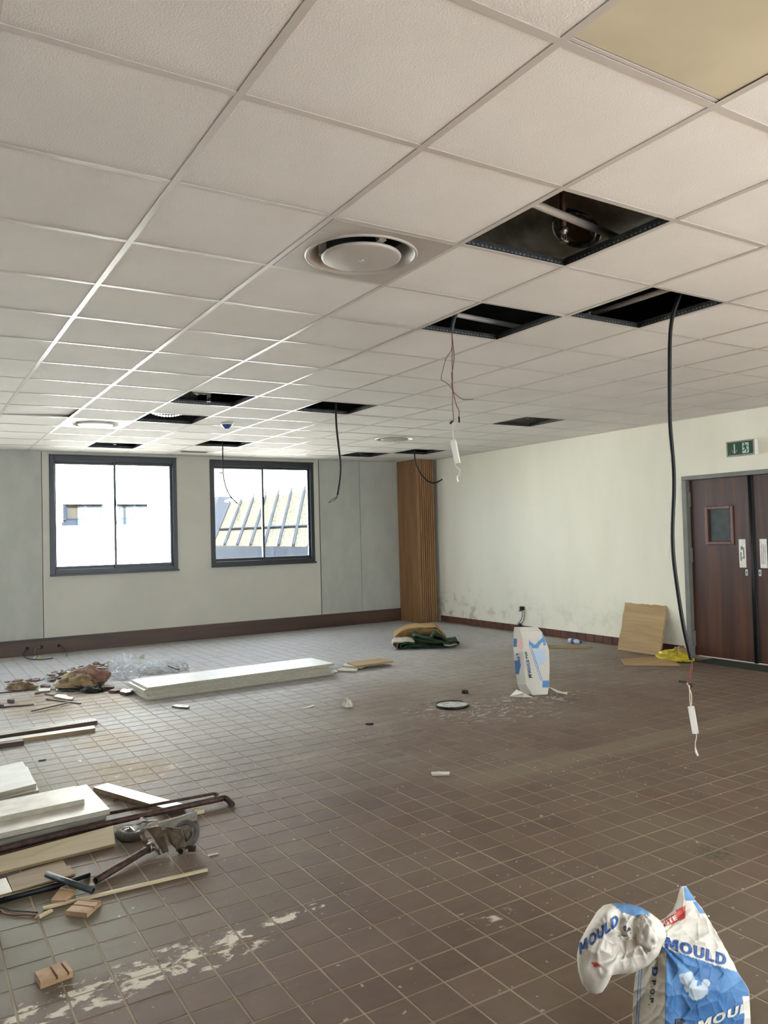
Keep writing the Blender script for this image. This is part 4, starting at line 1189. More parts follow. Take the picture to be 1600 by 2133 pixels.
# ---- things along the right wall
d = ray(1302, 1255)
TL, TR = px_x(1302, 1255, XR - .014), px_x(1388, 1262, XR - .014)
BL, BR = pz(1287, 1353, .004), pz(1375, 1366, .004)
nb = (TR - TL).cross(BL - TL).normalized()
if nb.x > 0: nb = -nb
zt_ = min(TL.z, TR.z)
N_ = 14; tops = []
for k in range(N_ + 1):
    p = TL.lerp(TR, k / N_); p.z += random.uniform(-.006, .004); tops.append(p)
lf = [TL.lerp(BL, k / 8) + (TR - TL).normalized() * random.uniform(-.008, .006) for k in range(1, 8)]
outline = [BL] + lf[::-1] + tops + [BR]
mb = MB().prism(outline, -nb * .026)
o = solo(mb, 'chipboard_panel', 'leanboard', 'rough tan chipboard panel leaning against the white wall', 'board')
slab_px('hardboard_sheet', 'flat tan hardboard lying on the floor before the leaning panel', 'board', [(1292, 1373), (1301, 1385.5), (1418, 1386), (1396, 1368), (1376, 1366)], .010, .008, 'hard', 'hard2')
# yellow plastic bag
def crumple_sheet(name, material, label, cat, c, sx, sy, sz, seed, amp=.55, f=2.6, n=26):
    return solo(blob(MB(), c, sx, sy, sz, seed, amp, f, n, True, True), name, material, label, cat)
c = pz(1408, 1375, 0)
yb = thing('yellow_bag', 'crumpled yellow plastic bag on the floor beside the door', 'plastic bag', c)
part(merge(blob(MB(), c + V((.05, .06, .014)), .15, .17, .075, 5, .5, 2.6, 24, True, True), blob(MB(), c + V((-.02, -.07, .014)), .10, .13, .055, 12, .6, 2.8, 22, True, True)), 'bag_film', 'yellow', yb)
part(blob(MB(), c + V((.10, .02, .02)), .07, .09, .10, 8, .5, 2.6, 20, True, True), 'torn_label', 'card', yb, label='torn tan card inside the bag')
slab('door_mat', 'dark green mat lying in front of the double door', 'mat', [V((6.36, 3.42, .008)), V((6.66, 3.42, .008)), V((6.66, 2.25, .008)), V((6.36, 2.25, .008))], .0075, 'mat_green')
# bottle
a, b = pz(1186, 1334, .032), pz(1213, 1338, .032)
ax = (b - a).normalized(); Q = ax.to_track_quat('Z', 'Y').to_matrix().to_4x4(); Q.translation = a
t = thing('water_bottle', 'clear plastic bottle with blue label lying by the wall', 'bottle', V((a.x, a.y, 0)))
part(MB().lathe([(0, 0), (.026, 0), (.031, .006), (.031, .10), (.0305, .12), (.031, .14), (.024, .165), (.013, .185), (.012, .195)], 28, Q), 'body', 'bottle', t)
part(MB().lathe([(.0316, .058), (.0318, .060), (.0318, .105), (.0316, .107)], 28, Q), 'label', 'blue', t)
part(MB().lathe([(.013, .192), (.0155, .193), (.0155, .210), (0, .211)], 20, Q), 'cap', 'blue', t)
slab_px('timber_lath', 'thin tan board lying on the floor behind the far plaster bag', 'timber', [(1120, 1345), (1143, 1343), (1235, 1346), (1221, 1349.5), (1130, 1349)], .016, .014, 'hard2', 'hard2')

# ---- carpet heap
O = pz(890, 1352, 0)
rt3 = V((_r0.x, _r0.y, 0)); bk = V((math.sin(YAW), math.cos(YAW), 0))
S = depth_of(O) / FOC
def ribbon(path, th, d0, d1, nd=6, wob=.012, seed=1):
    """path of (right, up) pixels from O; a strip of material extruded backwards"""
    pts = smooth_path([V((x * S, 0, y * S)) for x, y in path], 5); rows = []
    up_, dn = [], []
    for i, p in enumerate(pts):
        tg = (pts[min(i + 1, len(pts) - 1)] - pts[max(i - 1, 0)]).normalized(); nn = V((-tg.z, 0, tg.x)) * th / 2
        up_.append(p + nn); dn.append(p - nn)
    loop = up_ + dn[::-1]
    for k in range(nd + 1):
        dd = d0 + (d1 - d0) * k / nd
        rows.append([O + rt3 * (p.x + wob * fbm((p.x * 6, dd * 5, seed), 1, 2)) + V((0, 0, max(.001, p.z + wob * fbm((p.x * 5, dd * 6, seed + 4), 1, 2)))) + bk * dd for p in loop])
    mb = MB().grid(rows, closed=True)
    n = len(loop); k = len(mb.v) - n
    m_ = len(up_)
    for i in range(m_ - 1):
        mb.f += [(i, i + 1, n - 2 - i, n - 1 - i), (k + i, k + n - 1 - i, k + n - 2 - i, k + i + 1)]; mb.sm += [False, False]
    return mb
t = thing('carpet_heap', 'heap of folded green carpet strips with beige backing on the floor', 'carpet', O)
part(ribbon([(-64, 2), (-72, 10), (-66, 17), (-52, 16), (-40, 17), (-26, 15)], .014, 0, .36, seed=3), 'backing_roll', 'backing', t, label='pale backing side of the roll')
part(ribbon([(-25, 12), (-40, 14), (-53, 11), (-55, 6), (-48, 3), (-44, 7), (-30, 8), (-12, 6), (6, 3)], .020, -.01, .30, seed=5), 'carpet_roll', 'carpet', t)
part(ribbon([(-60, 1.5), (-30, 2), (0, 2.5), (24, 2), (45, 3), (60, 5), (66, 10), (58, 13), (40, 12), (14, 15), (-8, 17), (-24, 22), (-28, 25), (-22, 28), (-8, 22), (12, 19), (34, 14)], .018, .02, .34, seed=7), 'carpet_fold', 'carpet', t)
part(ribbon([(8, 16), (16, 27), (20, 31), (26, 27), (36, 18), (46, 12), (64, 16)], .018, .05, .34, seed=9), 'carpet_fold', 'carpet', t)
part(ribbon([(36, 8), (48, 7), (58, 9), (62, 8)], .008, -.03, .2, seed=10), 'carpet_edge', 'backing', t, label='pale frayed backing edge')
t = thing('tan_carpet_piece', 'tan fibre sheet arched over behind the green carpet heap', 'carpet', O + bk * .5)
O2 = O; O = O + bk * .0
part(ribbon([(-68, 12), (-66, 20), (-56, 27), (-42, 34), (-20, 36), (2, 36), (20, 36), (27, 34), (36, 24), (46, 12)], .016,   .40, .80, seed=12, wob=.02), 'sheet', mat('tan_underlay', (164, 132, 86), (144, 114, 72), 14, rough=.9), t)
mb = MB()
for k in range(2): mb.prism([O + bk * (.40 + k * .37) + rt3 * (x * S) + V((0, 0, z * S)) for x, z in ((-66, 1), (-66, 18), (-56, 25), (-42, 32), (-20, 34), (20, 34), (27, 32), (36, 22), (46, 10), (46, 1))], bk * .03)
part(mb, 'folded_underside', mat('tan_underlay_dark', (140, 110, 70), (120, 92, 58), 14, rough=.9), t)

# ---- sacks, film and rubble at the left
c = pz(152, 1438, 0)
t = thing('brown_sack', 'crumpled brown sack with dark base lying in the rubble', 'sack', c)
def dome(mb, c, sx, sy, sz, seed, amp, f):
    return blob(mb, c, sx, sy, sz, seed, amp, f, 30, True, False)
Rm = Matrix.Rotation(-YAW, 4, 'Z')
def rot_about(mb, c):
    mb.v = [V(c) + (Rm.to_3x3() @ (p - V(c))) for p in mb.v]; return mb
part(rot_about(dome(MB(), c + V((0, .10, .035)), .205, .16, .105, 21, .45, 1.6), c), 'sack_body', 'sack', t)
part(rot_about(dome(MB(), c + V((.01, .10, .0)), .215, .165, .05, 22, .25, 1.6), c), 'sack_base', 'navy', t, label='dark blue base of the sack')
c2 = c + rt3 * .09 + bk * .22
part(rot_about(blob(MB(), c2 + V((0, 0, .07)), .15, .13, .11, 31, .55, 1.7, 30, False, False), c2), 'red_cloth', 'sackred', t, label='reddish cloth over the right half')
c3 = pz(192, 1441, 0)
solo(rot_about(blob(MB(), c3 + V((0, 0, .004)), .11, .07, .045, 33, .4, 2.2, 20, True, True), c3), 'black_rag', 'rubber', 'black rag lying at the right foot of the brown sack', 'rag')
film = thing('plastic_film', 'large crumpled clear plastic film heap behind the long white stack', 'plastic film', pz(290, 1405))
def crumpled(c, sx, sy, sz, seed, n=46):
    """a dropped sheet: height field of sharp folds, lifted in the middle, edges touching the floor"""
    rows = []
    for i in range(n + 1):
        R = []
        for j in range(n + 1):
            u, v = i / n * 2 - 1, j / n * 2 - 1
            q = V((u * 1.3 + seed, v * 1.3 + seed * .7, seed))
            ex = .25 * fbm(q, .9, 2)
            edge = max(0, 1 - (u * u + v * v) * (.85 + ex))
            rg = sum((.55 - abs(noise.noise(q * f))) * a for f, a in ((1.1, 1.0), (2.2, .45), (4.6, .10)))
            z = max(.002, sz * edge ** .6 * (.15 + .75 * max(0, rg)))
            R.append(V(c) + V((u * sx * (1 + ex) + .03 * fbm(q, 4, 2), v * sy * (1 + ex) + .03 * fbm(q + V((9, 9, 9)), 4, 2), z)))
        rows.append(R)
    return MB().grid(rows)
for (x, y, sx, sy, sz, sd) in ((262, 1394, .17, .17, .27, 41), (286, 1396, .26, .18, .19, 42), (334, 1398, .22, .15, .16, 43), (368, 1394, .13, .11, .17, 44), (252, 1412, .20, .12, .11, 45), (232, 1408, .12, .10, .09, 47), (306, 1403, .18, .10, .12, 46)):
    cc = pz(x, y, 0)
    part(rot_about(crumpled(cc, sx, sy, sz, sd), cc), 'film_fold', 'film', film)
solo(stick(MB(), pz(352, 1386, .10), pz(372, 1393, .12), .012, .012), 'black_stick', 'rubber', 'short black stick lying on the plastic film', 'stick')
slab_px('tile_slab', 'broken slab poking out behind the plastic film', 'shard', [(286, 1372), (297, 1362), (301, 1363), (301, 1374)], .10, .02, 'shard')

slab_px('white_tile', 'white tile lying flat in front of the brown sack', 'tile', [(111, 1450), (121, 1446), (137, 1447), (143, 1451), (153, 1452), (150, 1456), (140, 1456)], .020, .018, 'wboard', 'hard2')
slab_px('white_tile', 'white tile lying left of the brown sack', 'tile', [(79, 1436), (84, 1433), (105, 1432), (104, 1438), (82, 1440)], .018, .016, 'wboard', 'hard2')
slab_px('brick_piece', 'brown brick piece behind the white tile left of the sack', 'brick', [(84, 1427), (91, 1424), (105, 1426), (101, 1430)], .034, .033, 'shard', 'dkwood')
slab_px('brick_piece', 'brown brick piece lying at the left end of the long stack, farthest from it', 'brick', [(211, 1431), (218, 1428.5), (238, 1428.5), (236, 1431.5)], .030, .029, 'shard', 'dkwood')
slab_px('brick_piece', 'pale brick piece touching the left end of the long stack', 'brick', [(249, 1440), (256, 1434), (276, 1436), (274, 1441), (262, 1443)], .030, .029, 'shardw', 'dkwood')
slab_px('brick_piece', 'flat brown brick piece between two others by the long stack', 'brick', [(226, 1438), (240, 1433), (266, 1432), (262, 1436), (238, 1439)], .024, .023, 'shard', 'dkwood')
slab_px('brick_piece', 'small dark brick piece lying alone left of the rubble sticks', 'brick', [(15, 1457), (20, 1454.5), (30, 1455), (29, 1458.5)], .030, .029, 'shard', 'dkwood')
slab_px('brick_piece', 'small brown brick piece cut off by the left edge', 'brick', [(-8, 1465), (-2, 1463), (8, 1464), (6, 1468)], .034, .033, 'shard', 'dkwood')
def stick_px(name, label, p, q, w, z=.010, h=.009, material='dkwood', cat='stick'):
    return solo(stick(MB(), pz(*p, z), pz(*q, z), w, h), name, material, label, cat)
stick_px('wood_stick', 'thin brown stick crossing in front of the white tile', (97, 1455), (168, 1464), .009)
stick_px('wood_stick', 'thin brown stick slanting towards the white tile', (66, 1480), (146, 1461.5), .009, .020)
stick_px('dark_bar', 'dark flat bar lying left of the slanting stick', (-20, 1474), (71, 1466), .014)
stick_px('dark_bar', 'long dark bar lying below the curled debris at left', (-20, 1444), (46, 1438), .012)
stick_px('wood_stick', 'thin stick lying against the front of the brown sack', (94, 1445), (125, 1448.5), .008)
c = pz(46, 1437, 0)
solo(rot_about(blob(MB(), c + V((0, 0, .01)), .13, .05, .05, 51, .7, 2.4, 20, True, True), c), 'curled_paper', 'sack', 'curled brown paper scrap at the left of the rubble', 'paper')
solo(blob(MB(), pz(77, 1446, .012), .022, .02, .018, 53, .5, 2.2, 12), 'brown_stone', 'shard', 'small brown lump between the rubble and the sticks', 'lump')

protos = []
for k in range(8):
    n = random.choice((4, 5, 5, 6)); a0 = random.random() * 6
    poly = [V((math.cos(a0 + 2 * math.pi * i / n) * random.uniform(.6, 1.15), math.sin(a0 + 2 * math.pi * i / n) * random.uniform(.4, .9), 0)) for i in range(n)]
    me = MB().prism([p + V((0, 0, .14)) for p in poly], (0, 0, -.28)).mesh('tile_shard', V((0, 0, 0)))
    me.materials.append(MT['shard' if k % 3 else 'shardw']); protos.append(me)
SHARD_PLACE = ('in the thick rubble behind the brown sack', 'scattered at the left end of the rubble', 'between the brown sack and the plastic film')
for k in range(120):
    u = random.random()
    if k < 84: x, y, sp, zone = 100 + 130 * u, 1416 - 28 * u, 9, 0
    elif k < 104: x, y, sp, zone = 10 + 80 * u, 1424 - 6 * u, 5, 1
    else: x, y, sp, zone = 196 + 32 * u, 1406 - 4 * u, 9, 2
    p = pz(x, y + random.uniform(-sp, sp) * .6, 0); s_ = random.uniform(.022, .066)
    p.z = s_ * .13 + .002 + (random.random() ** 2) * .05 * (zone != 1)
    q = random.randrange(8)
    o = bpy.data.objects.new('tile_shard', protos[q]); COL.objects.link(o)
    o.location = p; o.scale = (s_, s_, s_ * .8); tl = .35 if p.z > .03 else .06
    o.rotation_euler = (random.uniform(-tl, tl), random.uniform(-tl, tl), random.uniform(0, 6.28))
    kind = 'brown' if q % 3 else 'pale'
    tag(o, 'broken %s tile shard %s' % (kind, SHARD_PLACE[zone]), 'shard', '%s tile shards %s' % (kind, SHARD_PLACE[zone]))
# lone scraps out on the floor
slab_px('tile_shard', 'pale tile shard with dark edge lying before the long stack', 'shard', [(358, 1470), (366, 1466.5), (378, 1467), (395, 1470), (391, 1473.5), (372, 1472.5)], .016, .014, 'shardw', 'dkwood')
def paper(label, poly, z=.012, material='paper', name='paper_scrap', cat='paper'):
    P = []
    for x, y, h in poly: P.append(pz(x, y, h))
    return solo(MB().prism(P, (0, 0, -.002)), name, material, label, cat)
solo(rot_about(blob(MB(), pz(730, 1472, .01), .035, .02, .055, 61, .9, 2.0, 14, True, True), pz(730, 1472, 0)), 'paper_scrap', 'paper', 'crumpled white paper scrap standing before the long stack', 'paper')
paper('flat white paper strip left of the crumpled scrap', [(626, 1477, .006), (640, 1472, .006), (654, 1467.5, .006), (655, 1469.5, .006), (640, 1474, .006)])
paper('twisted white paper bits beyond the silvery strip', [(160, 1586, .008), (166, 1582, .012), (171, 1584, .008), (168, 1588, .008)])
stick_px('black_offcut', 'black strip offcut lying above the left edge boards', (80, 1583.5), (96, 1581), .007, .008, .007, 'rubber', 'offcut')
stick_px('black_offcut', 'short black strip on the open floor before the crumpled paper', (762, 1506.5), (778, 1506.5), .012, .010, .009, 'rubber', 'offcut')
stick_px('curled_shaving', 'pale curled shaving on the tiles right of the castors', (432, 1781), (455, 1776), .004, .006, .005, 'crumb', 'shaving')
c = pz(1082, 1446, 0)
solo(MB().prism([pz(1062, 1450, .004), pz(1076, 1436, .055), pz(1092, 1444, .045), pz(1110, 1452, .004), pz(1090, 1452, .010)], (0, 0, -.003)), 'sack_flap', 'bagprint', 'torn white sack flap lying left of the far plaster bag', 'paper')
solo(MB().prism([pz(1143, 1431, .05), pz(1150, 1433, .045), pz(1174, 1442, .010), pz(1182, 1441, .010), pz(1182, 1446, .006), pz(1160, 1442, .02)], (0, 0, -.003)), 'paper_scrap', 'paper', 'white torn paper strip lying right of the far plaster bag', 'paper')

# crumbs of plaster, too small to count
mb = MB()
_keep_off = [(pz(942, 1467), .16), (pz(1112, 1440), .20)]
def crumb(p, s):
    if any((p - q).length < r_ for q, r_ in _keep_off): return
    a = [p + V((random.uniform(-s, s), random.uniform(-s, s), 0)) for _ in range(3)] + [p + V((0, 0, s * .9))]
    mb.add(a, [(0, 1, 3), (1, 2, 3), (2, 0, 3), (2, 1, 0)])
for n_, (x0, y0, x1, y1, sp, s0, s1) in ((170, (100, 2110, 520, 1935, 45, .0015, .005)), (120, (960, 1488, 1080, 1470, 16, .003, .008)), (60, (1060, 1458, 1190, 1448, 10, .003, .008)),
        (110, (500, 1750, 1500, 1900, 140, .0015, .005)), (90, (1000, 1580, 1500, 1640, 60, .002, .006)), (40, (330, 1780, 450, 1800, 40, .0015, .004)), (1, (1000, 1700, 1001, 1701, 1, .002, .003))):
    for _ in range(n_):
        u = random.random(); crumb(pz(x0 + (x1 - x0) * u + random.gauss(0, sp * .5), y0 + (y1 - y0) * u + random.gauss(0, sp * .5), 0), random.uniform(s0, s1))
solo(mb, 'plaster_crumbs', 'crumb', 'scattered white plaster crumbs across the tiled floor', 'crumbs', kind='stuff')

# ================================================================ PRINTED PLASTER BAGS
def lerp(a, b, t): return a + (b - a) * t
def rows_at(rows, y):
    if y >= rows[0][0]: return rows[0][1:]
    for a, b in zip(rows, rows[1:]):
        if a[0] >= y >= b[0]:
            t = (a[0] - y) / (a[0] - b[0]); t = t * t * (3 - 2 * t) * .4 + t * .6
            return [lerp(p, q, t) for p, q in zip(a[1:], b[1:])]
    return rows[-1][1:]
def crease_net(x, y, seed, size):
    """0 on the flat facets of crumpled sheet, 1 along the sharp lines between them"""
    d, _ = noise.voronoi(V((x / size + seed, y / size * .8 - seed, seed)))
    return math.exp(-(d[1] - d[0]) * 5.5)
class Sack:
    """open woven sack: rows = (pixel row, x back-left, x front-left, x front-right, x back-right, then the four depths)"""
    def __init__(s, rows, depth, wr, seed):
        s.rows, s.d, s.wr, s.seed = rows, depth, wr, seed
    def wrinkle(s, x, y):
        a = fbm((x * .012 + s.seed, y * .006, s.seed), 1, 2) + .35 * (abs(fbm((x * .014, y * .014, s.seed + 9), 1, 1)) - .3)
        if s.seed < 5:          # folds fanning out of the twisted neck
            dx, dy = x - 1372, y - 1958; r_ = math.hypot(dx, dy)
            an = math.atan2(dy, dx)
            g_ = .55 - abs(noise.noise(V((an * 3.2, r_ * .004, 4.4)))) * 1.3
            a += .75 * g_ * min(1, r_ / 40) * max(.25, 1 - r_ / 190)
            a -= .26 * crease_net(x + .7 * y, y - .3 * x, 1.3, 62) + .10 * crease_net(x, y, 5.1, 26)
        return s.wr * a
    def pt(s, x, y, d):
        p = at(x, y, d); p.z = max(p.z, .001); return p
    def front(s, x, y, lift=0):
        bl, fl, fr_, br_, dbl, dfl, dfr, dbr = rows_at(s.rows, y)
        if x >= fl: t = (x - fl) / max(fr_ - fl, 1e-3); d = lerp(dfl, dfr, t) - .018 * math.sin(math.pi * min(max(t, 0), 1)) * min(1, (fr_ - fl) / 90)
        else: t = (fl - x) / max(fl - bl, 1e-3); d = lerp(dfl, dbl, t)
        return s.pt(x, y, s.d + d + s.wrinkle(x, y) - lift)
    def mesh(s, n, nr, colour):
        ys = [lerp(s.rows[0][0], s.rows[-1][0], k / nr) for k in range(nr + 1)]
        rows, cols = [], []
        for y in ys:
            bl, fl, fr_, br_, dbl, dfl, dfr, dbr = rows_at(s.rows, y)
            R = []; Cc = []
            for k in range(n // 3):
                x = lerp(bl, fl, k / (n // 3)); R.append(s.front(x, y)); Cc.append(colour(x, y, 'side'))
            for k in range(n):
                x = lerp(fl, fr_, k / n); R.append(s.front(x, y)); Cc.append(colour(x, y, 'front'))
            for k in range(6):
                t = k / 6; R.append(s.pt(lerp(fr_, br_, t), y, s.d + lerp(dfr, dbr, t) + s.wrinkle(fr_, y) * (1 - t))); Cc.append(colour(fr_, y, 'back'))
            for k in range(12):
                t = k / 12; R.append(s.pt(lerp(br_, bl, t), y, s.d + lerp(dbr, dbl, t) + .012 * math.sin(math.pi * t) + s.wrinkle(bl, y) * t)); Cc.append(colour(lerp(br_, bl, t), y, 'back'))
            rows.append(R); cols += Cc
        return MB().grid(rows, closed=True), cols
def paint(o, cols):
    at_ = o.data.color_attributes.new('print', 'FLOAT_COLOR', 'POINT')
    flat_ = []
    for c_ in cols: flat_ += list(lin(c_))
    at_.data.foreach_set('color', flat_)
def block_word(word, t=.21):
    """2-D triangles of a word in heavy block capitals, height 1"""
    vs, fs = [], []
    def quad(a, b, c_, d, nx=2, ny=6):
        k = len(vs); a, b, c_, d = map(V, (a + (0,), b + (0,), c_ + (0,), d + (0,)))
        for i in range(ny + 1):
            for j_ in range(nx + 1):
                p = a.lerp(b, j_ / nx).lerp(d.lerp(c_, j_ / nx), i / ny); vs.append(p)
        for i in range(ny):
            for j_ in range(nx):
                q = k + i * (nx + 1) + j_; fs.append((q, q + 1, q + nx + 2, q + nx + 1))
    def bar(x0, y0, x1, y1): quad((x0, y0), (x1, y0), (x1, y1), (x0, y1), max(2, int(abs(x1 - x0) * 8)), max(2, int(abs(y1 - y0) * 8)))
    def ring(cx, cy, rx, ry, a0, a1, n=18):
        k = len(vs)
        for i in range(n + 1):
            a = math.radians(a0 + (a1 - a0) * i / n)
            for m_ in (1, .5, 0):
                vs.append(V((cx + (rx - t + t * m_) * math.cos(a), cy + (ry - t + t * m_) * math.sin(a), 0)))
        for i in range(n):
            for m_ in (0, 1):
                q = k + i * 3 + m_; fs.append((q, q + 1, q + 4, q + 3))
    x = 0
    for ch in word:
        w = {'M': .98, 'W': 1.05, 'O': .92, 'I': t, '.': t, 'L': .62, 'T': .72, 'E': .64}.get(ch, .78)
        if ch == 'M':
            bar(x, 0, x + t, 1); bar(x + w - t, 0, x + w, 1)
            quad((x + t * .2, 1), (x + t * 1.3, 1), (x + w / 2 + t * .45, .22), (x + w / 2 - t * .45, .22)); quad((x + w - t * 1.3, 1), (x + w - t * .2, 1), (x + w / 2 + t * .45, .22), (x + w / 2 - t * .45, .22))
        elif ch == 'W':
            for a, b in ((0, .27), (.5, .27), (.5, .73), (1, .73)):
                quad((x + w * a - t * .4, 1), (x + w * a + t * .4, 1), (x + w * b + t * .4, 0), (x + w * b - t * .4, 0))
        elif ch == 'O': ring(x + w / 2, .5, w / 2, .52, 0, 360, 30)
        elif ch == 'U': bar(x, .36, x + t, 1); bar(x + w - t, .36, x + w, 1); ring(x + w / 2, .37, w / 2, .38, 180, 360)
        elif ch == 'L': bar(x, 0, x + t, 1); bar(x + t, 0, x + w, t * .95)
        elif ch == 'D': bar(x, 0, x + t, 1); ring(x + w - .45, .5, .45, .5, -90, 90); bar(x + t, 0, x + w - .45, t * .95); bar(x + t, 1 - t * .95, x + w - .45, 1)
        elif ch == 'I': bar(x, 0, x + t, 1)
        elif ch == 'H': bar(x, 0, x + t, 1); bar(x + w - t, 0, x + w, 1); bar(x + t, .4, x + w - t, .4 + t * .9)
        elif ch == 'T': bar(x, 1 - t, x + w, 1); bar(x + w / 2 - t / 2, 0, x + w / 2 + t / 2, 1 - t)
        elif ch == 'E':
            bar(x, 0, x + t, 1)
            for y_ in (0, .41, 1 - t * .9): bar(x + t, y_, x + w, y_ + t * .9)
        elif ch in 'PR':
            bar(x, 0, x + t, 1); ring(x + w - .29, .71, .29, .29, -90, 90); bar(x + t, 1 - t, x + w - .29, 1); bar(x + t, .42, x + w - .29, .42 + t)
            if ch == 'R': quad((x + w * .42, .45), (x + w * .42 + t * 1.1, .45), (x + w, 0), (x + w - t * 1.2, 0))
        elif ch == '.': bar(x, 0, x + t, t)
        x += w + .14
    return vs, fs
def letter(surface, word, x, y, dx, dy, hx, hy, parent, material, bold=.21, lift=.0022):
    """word starting at pixel (x, y); (dx, dy) = end of its baseline from the start, (hx, hy) = its height vector"""
    vs, fs = block_word(word, bold)
    w = max(v.x for v in vs); h = 1.0
    P = [surface(x + dx * v.x / w + hx * v.y / h, y + dy * v.x / w + hy * v.y / h, lift) for v in vs]
    return part(MB().add(P, fs), 'lettering', material, parent)

WHITE_S, BEIGE_S, BLUE_S, RED_S = (206, 201, 190), (182, 176, 162), (58, 104, 154), (190, 84, 80)
# ---- near bag
d0 = 2.10
near_rows = [  # y, BL, FL, FR, BR, depths
    (2240, 1318, 1386, 1562, 1548, .07, -.06, .0, .11), (2133, 1317, 1386, 1564, 1550, .07, -.06, .0, .11), (2066, 1320, 1387, 1561, 1546, .065, -.055, .0, .10), (2012, 1326, 1388, 1531, 1520, .06, -.05, .01, .09),
    (1986, 1345, 1389, 1517, 1508, .05, -.04, .01, .08), (1968, 1356, 1368, 1507, 1500, .03, -.02, .01, .07), (1944, 1352, 1358, 1494, 1488, .02, -.01, .012, .06), (1926, 1358, 1362, 1483, 1478, .02, .0, .015, .05), (1910, 1388, 1392, 1474, 1469, .02, .004, .016, .045), (1896, 1402, 1406, 1465, 1461, .02, .008, .018, .04),
    (1872, 1411, 1413, 1447, 1444, .03, .012, .018, .03), (1852, 1416, 1418, 1434, 1431, .04, .012, .018, .034), (1846, 1418, 1421, 1430, 1428, .04, .014, .018, .034)]
near = Sack(near_rows, d0, .021, 3.3)
def near_col(x, y, side):
    if side == 'back': return WHITE_S
    if side == 'side':
        for k in (1329, 1334):
            if abs(x - k + (2133 - y) * -.06 + 4) < 1.2: return (92, 132, 176)
        return BEIGE_S
    edge = 1976 + (x - 1388) * .33                      # top of the blue panel
    n_ = fbm((x * .05, y * .05, 2), 1, 3)
    if x > 1549 + 4 * n_ and y > 2075: return WHITE_S
    if y > edge + 2 * n_:
        # pale splash shape and light patches inside the blue
        for cx_, cy_, rx, ry in ((1432, 2038, 17, 15), (1452, 2066, 19, 17), (1440, 2052, 16, 16), (1470, 2048, 9, 7)):
            if ((x - cx_) / rx) ** 2 + ((y - cy_) / ry) ** 2 < 1 + .9 * n_: return (182, 194, 204)
        f = max(0, fbm((x * .018, y * .012, 7), 1, 2))
        return tuple(int(lerp(a, b, min(1, f * 1.1))) for a, b in zip(BLUE_S, (98, 142, 186)))
    if abs((x - 1362) * 1 + 0) >= 0 and 1362 <= x <= 1428:
        t = (x - 1362) / 66
        up = lerp(1926, 1892, t) - (6 if t > .7 else 0); lo_ = lerp(1940, 1913, t) + (3 if t < .2 else 0)
        if up + 2 * n_ < y < lo_ + 2 * n_: return RED_S
    if x > 1424 + (y - 1848) * .12 and x < 1438 + (y - 1848) * .62 and 1846 < y < 1876: return (88, 134, 180)
    if x > 1444 + (y - 1880) * .62 and x < 1452 + (y - 1880) * .75 and 1878 < y < 1902: return (80, 126, 174)
    return WHITE_S
O_ = at(1440, 2225, d0); O_.z = 0
bag = thing('plaster_bag', 'near blue and white printed plaster bag with top folded over', 'bag', O_, 'printed plaster bags')
mb, cols = near.mesh(150, 190, near_col)
b_ = part(mb, 'bag_body', 'bagprint', bag); paint(b_, cols)
letter(near.front, 'MOULD', 1386, 1975, 127, 37, 1, -24, bag, 'ink', .23)
letter(near.front, 'WHITE', 1368, 1938, 44, -23, -5, -9, bag, 'inkwhite', .23)
letter(near.front, 'D', 1358, 2014, 0, 20, 12, 0, bag, 'ink', .23)
letter(near.front, 'P.O.P.', 1358, 2042, -7, 52, 9, 0, bag, 'inkblack', .23)
letter(near.front, 'MOUL', 1452, 2148, 106, -42, 3, -20, bag, 'inkwhite', .23)
letter(near.front, 'R', 1408, 2140, 20, 0, 0, -18, bag, 'inkblack', .23)
letter(near.front, 'MOULD', 1326, 1990, 38, -16, -3, -8, bag, 'ink', .23)
# folded-over flap
flap_out = [(1388, 1953), (1380, 1968), (1372, 1990), (1350, 2012), (1318, 2027), (1285, 2030), (1274, 2032), (1266, 2050), (1258, 2066), (1240, 2072), (1226, 2066), (1212, 2048), (1204, 2020), (1202, 1990),
            (1207, 1962), (1222, 1934), (1244, 1898), (1258, 1885), (1280, 1881), (1312, 1882), (1336, 1890), (1356, 1902), (1374, 1916), (1386, 1934)]
fcx, fcy = 1294, 1962
def flap_r(x, y):
    a = math.atan2(y - fcy, x - fcx); best = 1e9
    for k in range(len(flap_out)):
        (x0, y0), (x1, y1) = flap_out[k], flap_out[(k + 1) % len(flap_out)]
        ux, uy = math.cos(a), math.sin(a); ex, ey = x1 - x0, y1 - y0
        den = ux * ey - uy * ex
        if abs(den) < 1e-9: continue
        t = ((x0 - fcx) * ey - (y0 - fcy) * ex) / den; s_ = ((x0 - fcx) * uy - (y0 - fcy) * ux) / den
        if t > 0 and -.001 <= s_ <= 1.001: best = min(best, t)
    return best
def flap(x, y, lift=0, sign=1):
    q = min(1, math.hypot(x - fcx, y - fcy) / max(1, flap_r(x, y)))
    bulge = .055 * math.sqrt(max(0, 1 - q * q))
    crease = -.030 * math.exp(-(((y - 1990 + (x - 1294) * .38) / 9) ** 2)) * (1 - q)          # fold running down to the left
    crease += -.022 * math.exp(-(((x - 1290 - (y - 1920) * .2) / 10) ** 2)) * (1 - q) * (1 if y < 1950 else .3)
    w = .020 * fbm((x * .014, y * .014, 5), 1, 2) * (1 - q ** 4) + .014 * (abs(fbm((x * .022, y * .010, 8), 1, 1))) * (1 - q ** 4)
    w -= (.008 * crease_net(x, y, 2.2, 40) + .004 * crease_net(x, y, 7.7, 22)) * (1 - q ** 4)
    return at(x, y, d0 - .03 - sign * (bulge + crease) + w - lift)
rows = []; cols = []
